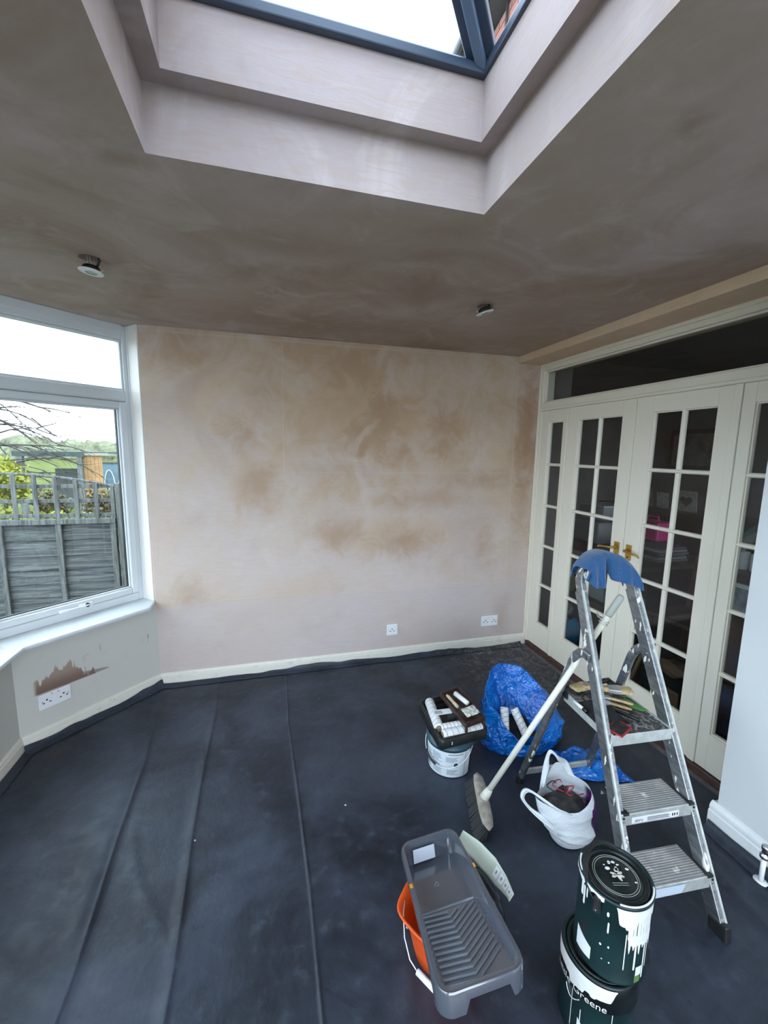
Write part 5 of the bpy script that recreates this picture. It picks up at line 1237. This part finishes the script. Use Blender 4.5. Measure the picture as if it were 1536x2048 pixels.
# bare tree reaching in from the left
tr_ = thing('bare_tree', 'leafless tree with thin grey twigs reaching in from left', 'tree', (-6.55, 4.3, -.35))
rnd = random.Random(5); M_BARK = plain('pale_grey_bark', (.06, .05, .047), .9, var=.2)
MB().tube([(-6.55, 4.3, -.4), (-6.5, 4.25, .8), (-6.45, 4.2, 1.9), (-6.5, 4.2, 3.2)], [.10, .08, .055, .02], 8).build('trunk', M_BARK, tr_, smooth=True)
def twig(m, p, d, L, r, lev):
    pts = [p]; q = p.copy(); dd = d.copy(); n = 7
    for i in range(n):
        dd = (dd + Vector((rnd.uniform(-.16, .16), rnd.uniform(-.12, .12), rnd.uniform(-.16, .10)))).normalized(); q = q + dd * L / n; pts.append(q.copy())
        if lev < 2 and i > 1 and rnd.random() < .75: twig(m, q.copy(), (dd + Vector((rnd.uniform(-.1, .4), rnd.uniform(-.4, .4), rnd.uniform(-.7, .5)))).normalized(), L * rnd.uniform(.3, .5), r * .5, lev + 1)
    m.tube(pts, [r * (1 - .8 * i / n) for i in range(n + 1)], 4)
for k in range(11):
    z0 = 1.25 + k * .125; m = MB(); twig(m, Vector((-6.46, 4.2, z0)), Vector((1, rnd.uniform(-.25, .15), rnd.uniform(-.05, .25))).normalized(), rnd.uniform(.9, 1.4), .021, 0); m.build('branch', M_BARK, tr_)
# far hedgerow
M_FAR = plain('hazy_far_foliage', (.17, .175, .11), .95, var=.35, vscale=.6); M_FAR2 = plain('hazy_far_foliage_warm', (.20, .175, .125), .95, var=.3, vscale=.6)
def hedge(u, v):
    xx = lerp(-70, 10, u); a = pi * v; h = 2.7 + 1.1 * noise.noise((xx * .16, 0, 3)) + .5 * noise.noise((xx * .6, 1, 0)); d = Vector((0, -cos(a), sin(a)))
    k = 1 + .22 * noise.noise((xx * .45, a * 1.6, 0)) + .16 * noise.noise((xx * 1.5, a * 4, 2)) + .10 * noise.noise((xx * 3.7, a * 9, 5))
    return Vector((xx, 66 + 2.2 * d.y * k, -.3 + h * max(0, d.z) * k))
tag(MB().grid(hedge, 420, 22).build('hedgerow', M_FAR, smooth=False), 'hazy olive belt of trees along the horizon beyond the field', 'hedgerow')

# ================================================================== BRICK HOUSE ABOVE THE FLAT ROOF
hs_ = struct(box('house_wall', plain('lime_mortar', (.50, .42, .38), .9, var=.1), None, .11, .35, -6, 2.1, 2.6, 5.86), 'upper red brick wall of the house seen through the rooflight', 'wall')
g = NT('red_brick'); oi = g.n('ObjectInfo'); c = g.mix(oi.outputs['Random'], (.33, .135, .105), (.46, .22, .17)); M_BRICK = g.pbr(g.mix(g.rng(g.noise(40, 4), .4, .7, 0, .35), c, (.24, .10, .085)), .9)
bme = None
for j in range(20):
    zz = 5.86 - .075 * (j + 1) + .005
    for i in range(10):
        yy = 2.1 - .225 * (i + 1) + (.1125 if j % 2 else 0)
        if yy + .21 > 2.1: continue
        if bme is None:
            o = box('brick', M_BRICK, hs_, .098, .13, 0, .213, 0, .064, bevel=0); bme = o.data
        else:
            o = link('brick', bme, None, hs_)
        o.matrix_parent_inverse = Matrix.Identity(4); o.location = (0, yy, zz)
struct(box('roof_eaves', plain('slate_grey_eaves', (.055, .065, .085), .7), None, -.06, .6, -6, 2.35, 5.90, 6.02), 'dark grey eaves of the house roof', 'roof')
gu = MB().tube([(-.115, -6, 5.95), (-.115, 2.3, 5.95)], .05, 12).build('gutter', plain('dark_gutter', (.04, .045, .055), .5), smooth=True); tag(gu, 'dark plastic gutter along the house eaves', 'gutter')
tag(MB().tube([(.08, 1.02, 5.86), (.08, 1.02, 2.7)], .012, 8).build('wall_cable', plain('black_cable', (.03, .03, .03), .6), smooth=True), 'thin dark cable running down the brick wall', 'cable')

# ================================================================== THINGS IN THE DIM ROOM
def rbox(name, label, cat, mat, x0, x1, y0, y1, z0, z1, bevel=.006, group=None):
    return tag(box(name, mat, None, x0, x1, y0, y1, z0, z1, bevel=bevel), label, cat, group)
M_CARDW = plain('pale_card', (.50, .48, .42), .7, var=.25, vscale=30); M_CARD2 = plain('buff_card', (.34, .30, .23), .7, var=.35, vscale=25)
sdb = thing('sideboard', 'dark sideboard along the far wall behind doors', 'sideboard', (2.5, .75, 0)); M_DKW = plain('dark_stained_wood', (.05, .035, .028), .5)
box('body', M_DKW, sdb, 2.3, 2.74, -.3, 1.7, .08, 1.02, bevel=.01); box('top', M_DKW, sdb, 2.27, 2.745, -.32, 1.72, 1.02, 1.05, bevel=.005)
for i in range(4):
    d = box('door', M_DKW, sdb, 2.285, 2.3, -.28 + i * .495, .19 + i * .495, .12, .98, bevel=.004); box('knob', M_BRASS, d, 2.265, 2.285, .13 + i * .495, .15 + i * .495, .6, .62, bevel=.004)
for yy, zz, w, h, lb, mt_ in ((1.17, 1.05, .26, .24, 'standing picture card with a house drawing on sideboard', M_CARD2), (.60, 1.05, .25, .24, 'standing white card with a dark heart on sideboard', M_CARDW), (.90, 1.05, .16, .19, 'small plain card between two picture cards', M_CARDW)):
    t = thing('greeting_card', lb, 'card', (2.45, yy, zz), 0, 'cards on the sideboard'); MB().obox((2.45, yy, zz + h / 2), (0, 1, 0), (1, 0, .12), (-.12, 0, 1), w / 2, .003, h / 2).build('card', mt_, t)
    if 'heart' in lb:
        pts = []
        for i in range(24):
            a = 2 * pi * i / 24; hx = 16 * sin(a) ** 3 / 17; hy = (13 * cos(a) - 5 * cos(2 * a) - 2 * cos(3 * a) - cos(4 * a)) / 17; pts.append((2.443 - .12 * (hy * .075), yy + hx * .08, zz + h / 2 + hy * .075))
        MB().add(pts, [tuple(range(24))]).build('heart', plain('dark_heart_print', (.10, .10, .095), .7, var=.5, vscale=60), t)
    elif 'house' in lb: box('drawing', plain('sepia_print', (.16, .12, .08), .8, var=.5, vscale=40), t, 2.440, 2.444, yy - .09, yy + .09, zz + .06, zz + .15)
pf = thing('framed_picture', 'large dim framed picture on the far wall', 'picture', (2.74, .75, 1.75)); box('frame', M_DKW, pf, 2.72, 2.75, .40, 1.12, 1.52, 2.0, bevel=.006); box('print', plain('dim_print', (.16, .15, .13), .7, var=.4, vscale=8), pf, 2.715, 2.722, .45, 1.07, 1.57, 1.95)
tb = thing('inner_table', 'dark table piled with boxes behind the doors', 'table', (1.15, .1, 0)); box('top', M_DKW, tb, .75, 1.6, -.47, .95, .74, .78, bevel=.006)
for px_, py_ in ((.8, -.42), (1.55, -.42), (.8, .9), (1.55, .9)): box('leg', M_DKW, tb, px_ - .03, px_ + .03, py_ - .03, py_ + .03, 0, .74, bevel=.004)
M_STOR = plain('grey_storage_plastic', (.36, .38, .40), .4)
def lidbox(label, x0, x1, y0, y1, z0, z1, mat, lid):
    t = thing('storage_box', label, 'box', ((x0 + x1) / 2, (y0 + y1) / 2, z0), 0, 'storage boxes'); m = MB(); 
    m.add([(lerp(x0, x1, a), lerp(y0, y1, b), z) for z, k in ((z0, .06), (z1, 0)) for a, b in ((k, k), (1 - k, k), (1 - k, 1 - k), (k, 1 - k))], [(3, 2, 1, 0), (4, 5, 6, 7), (0, 1, 5, 4), (1, 2, 6, 5), (2, 3, 7, 6), (3, 0, 4, 7)]); m.build('body', mat, t, bevel=.008)
    box('lid', lid, t, x0 - .01, x1 + .01, y0 - .01, y1 + .01, z1, z1 + .02, bevel=.006)
lidbox('pale grey lidded storage box on top of another box', 1.1, 1.4, .38, .72, 1.007, 1.147, M_STOR, M_UPVC); lidbox('wide grey storage box under the smaller lidded one', 1.0, 1.45, .32, .85, .78, .985, M_STOR, M_STOR)
pk = thing('pink_case', 'bright pink carry case with handle on the inner table', 'case', (1.3, -.02, .9)); M_PINK = plain('hot_pink_plastic', (.55, .03, .20), .35)
box('body', M_PINK, pk, 1.2, 1.4, -.16, .13, .905, 1.08, bevel=.02); MB().tube([(1.3, -.08, 1.07), (1.3, -.07, 1.12), (1.3, .03, 1.12), (1.3, .04, 1.07)], .01, 8).build('handle', M_PINK, pk, smooth=True); box('latch', M_WHITEP, pk, 1.19, 1.2, .06, .12, .95, 1.03, bevel=.004)
for i in range(6): rbox('paper_stack', 'flat paper folder under the pink case, %s of the pile' % ('lowest', 'second from bottom', 'third from bottom', 'third from top', 'second from top', 'topmost')[i], 'folder', plain('folder_%d' % i, ((.10, .11, .12), (.2, .2, .19), (.06, .07, .09))[i % 3], .7), .98 + .01 * i, 1.32, -.38 + .012 * (i % 3), .10, .782 + .02 * i, .80 + .02 * i, .003, 'folders under the pink case')
lidbox('clear white plastic box low behind the left door', .6, .85, -.23, .03, .40, .60, plain('milky_plastic', (.42, .44, .45), .3), M_UPVC)
rbox('cardboard_carton', 'dark carton holding up the clear white box', 'carton', plain('dark_carton', (.10, .08, .07), .8), .55, .95, -.28, .12, 0, .398)
def lump(name, label, cat, mat, c, r, seed, amp=.25):
    c = V(*c); 
    def fn(u, v):
        th, ph = 2 * pi * u, pi * v; d = Vector((cos(th) * sin(ph), sin(th) * sin(ph), cos(ph))); k = 1 + amp * noise.noise(d * 2.2 + Vector((seed, 0, 0))) + amp * .5 * noise.noise(d * 6 + Vector((seed, 1, 0)))
        return Vector((c.x + d.x * r[0] * k, c.y + d.y * r[1] * k, max(c.z - r[2] * .98, c.z + d.z * r[2] * k)))
    return tag(MB().grid(fn, 32, 20).build(name, mat, smooth=True, merge=True), label, cat)
lump('green_bag', 'pale green plastic bag behind the left door glass', 'bag', plain('pale_green_film', (.34, .38, .16), .4), (.62, .25, .43), (.09, .09, .12), 3)
rbox('stool', 'low dark stool under the pale green bag', 'stool', M_DKW, .5, .75, .14, .4, .0, .31)
lump('blue_sack', 'bright blue bag low behind the left door glass', 'bag', plain('sky_blue_film', (.01, .27, .55), .35), (.38, -.16, .125), (.08, .075, .125), 8, .18)
lump('green_rug', 'dark green cloth heap low behind left door', 'cloth heap', plain('bottle_green_cloth', (.012, .06, .03), .9), (.45, .0, .06), (.10, .08, .06), 12)
tag(MB().tube([(.45 + .03 * cos(t * .5), .03 + .06 * sin(t * .5), .15 + .012 * t) for t in range(14)], .022, 10).build('grey_hose', plain('grey_hose_plastic', (.30, .33, .34), .5), smooth=True), 'coiled grey hose behind the left door glass', 'hose')
ch = thing('wooden_chair', 'dark wooden chair behind the right door leaf', 'chair', (.95, -.75, 0)); M_CHW = plain('brown_chair_wood', (.12, .065, .04), .45)
box('seat', M_CHW, ch, .72, 1.15, -.98, -.55, .43, .46, bevel=.008)
for px_, py_ in ((.75, -.95), (1.12, -.95), (.75, -.58), (1.12, -.58)): MB().bar((px_, py_, 0), (px_ * 1.0, py_, .43), .035, .035, (0, 1, 0)).build('leg', M_CHW, ch, bevel=.004)
for py_ in (-.95, -.58): MB().bar((1.13, py_, .44), (1.2, py_, .95), .035, .035, (0, 1, 0)).build('back_post', M_CHW, ch, bevel=.004)
for zz in (.6, .75, .9): MB().bar((1.15 + (zz - .44) * .13, -.95, zz), (1.15 + (zz - .44) * .13, -.58, zz), .02, .06).build('back_slat', M_CHW, ch, bevel=.004)
tag(MB().bar((.30, -.84, .01), (.62, -.70, .30), .02, .03).build('wooden_stick', plain('pale_stick_wood', (.36, .26, .15), .6)), 'pale wooden stick leaning behind the right door', 'stick')
lump('brown_shoe', 'brown leather shape low behind the right door', 'shoe', plain('brown_leather', (.20, .12, .07), .5), (.53, -.985, .205), (.08, .11, .05), 21)
rbox('shoe_crate', 'dark crate under the brown leather shape', 'crate', plain('dark_green_crate', (.02, .045, .035), .7), .38, .68, -1.10, -.87, 0, .15)
rbox('brown_board', 'plain brown board leaning low behind right door', 'board', plain('brown_hardboard', (.22, .15, .09), .7), .30, .33, -1.20, -1.05, .0, .17, .002)
# side panel: play arch, tubes, frame, wicker
def archt(label, c, r, z, rad, mat): return tag(MB().tube([(c[0], c[1] + r * cos(pi * i / 20), z + r * 1.0 * sin(pi * i / 20)) for i in range(21)], rad, 10).build('play_arch', mat, smooth=True), label, 'play arch')
archt('teal padded play arch behind the right side panel', (1.05, -1.22), .28, .985, .022, plain('teal_fabric', (.05, .19, .18), .8)); archt('grey padded play arch under the teal one', (.98, -1.22), .24, .95, .03, plain('grey_fabric', (.27, .26, .27), .8))
cbn = thing('inner_cabinet', 'dark low cabinet behind the right side panel', 'cabinet', (.95, -1.25, 0)); box('body', M_DKW, cbn, .7, 1.25, -1.75, -1.02, .0, .92, bevel=.006); box('top', M_DKW, cbn, .68, 1.27, -1.77, -1.0, .92, .948, bevel=.004)
for i, yy in enumerate((-1.12, -1.20)): tag(MB().lathe([(.0, 0), (.032, 0), (.034, .005), (.034, .11), (.03, .115), (0, .115)], (.85, yy, .948), 20).build('white_jar', M_UPVC, smooth=True), ('white cylindrical jar on the inner cabinet, left one', 'white cylindrical jar on the inner cabinet, right one')[i], 'jar', 'white jars')
fr_ = thing('white_picture_frame', 'white framed picture leaning behind the right side panel', 'picture', (.62, -1.29, .72)); 
for r_ in ((-1.39, -1.20, .72, .745), (-1.39, -1.20, .885, .91), (-1.39, -1.365, .745, .885), (-1.225, -1.20, .745, .885)): box('frame_bar', M_UPVC, fr_, .60, .62, *r_, bevel=.003)
box('print', plain('grey_blue_print', (.20, .23, .26), .6, var=.5, vscale=18), fr_, .612, .618, -1.37, -1.22, .74, .89)
g = NT('wicker'); br_ = g.n('TexBrick'); br_.inputs['Scale'].default_value = 60; br_.inputs['Color1'].default_value = (.12, .08, .05, 1); br_.inputs['Color2'].default_value = (.18, .12, .075, 1); br_.inputs['Mortar'].default_value = (.03, .02, .015, 1)
mp_ = g.n('Mapping'); mp_.inputs['Rotation'].default_value = (0, pi / 2, 0); g.link(g.co, mp_.inputs['Vector']); g.link(mp_.outputs[0], br_.inputs['Vector']); M_WICK = g.pbr(br_.outputs['Color'], .7, nrm=g.bump(br_.outputs['Fac'], -.6, .006))
wk = thing('wicker_basket', 'brown wicker basket behind the right side panel', 'basket', (.58, -1.33, .30)); box('body', M_WICK, wk, .48, .66, -1.47, -1.22, .32, .70, bevel=.02); box('rim', M_WICK, wk, .47, .67, -1.48, -1.21, .69, .715, bevel=.008)
rbox('basket_stand', 'dark wooden stand under the wicker basket', 'stand', M_DKW, .46, .66, -1.5, -1.2, 0, .318)
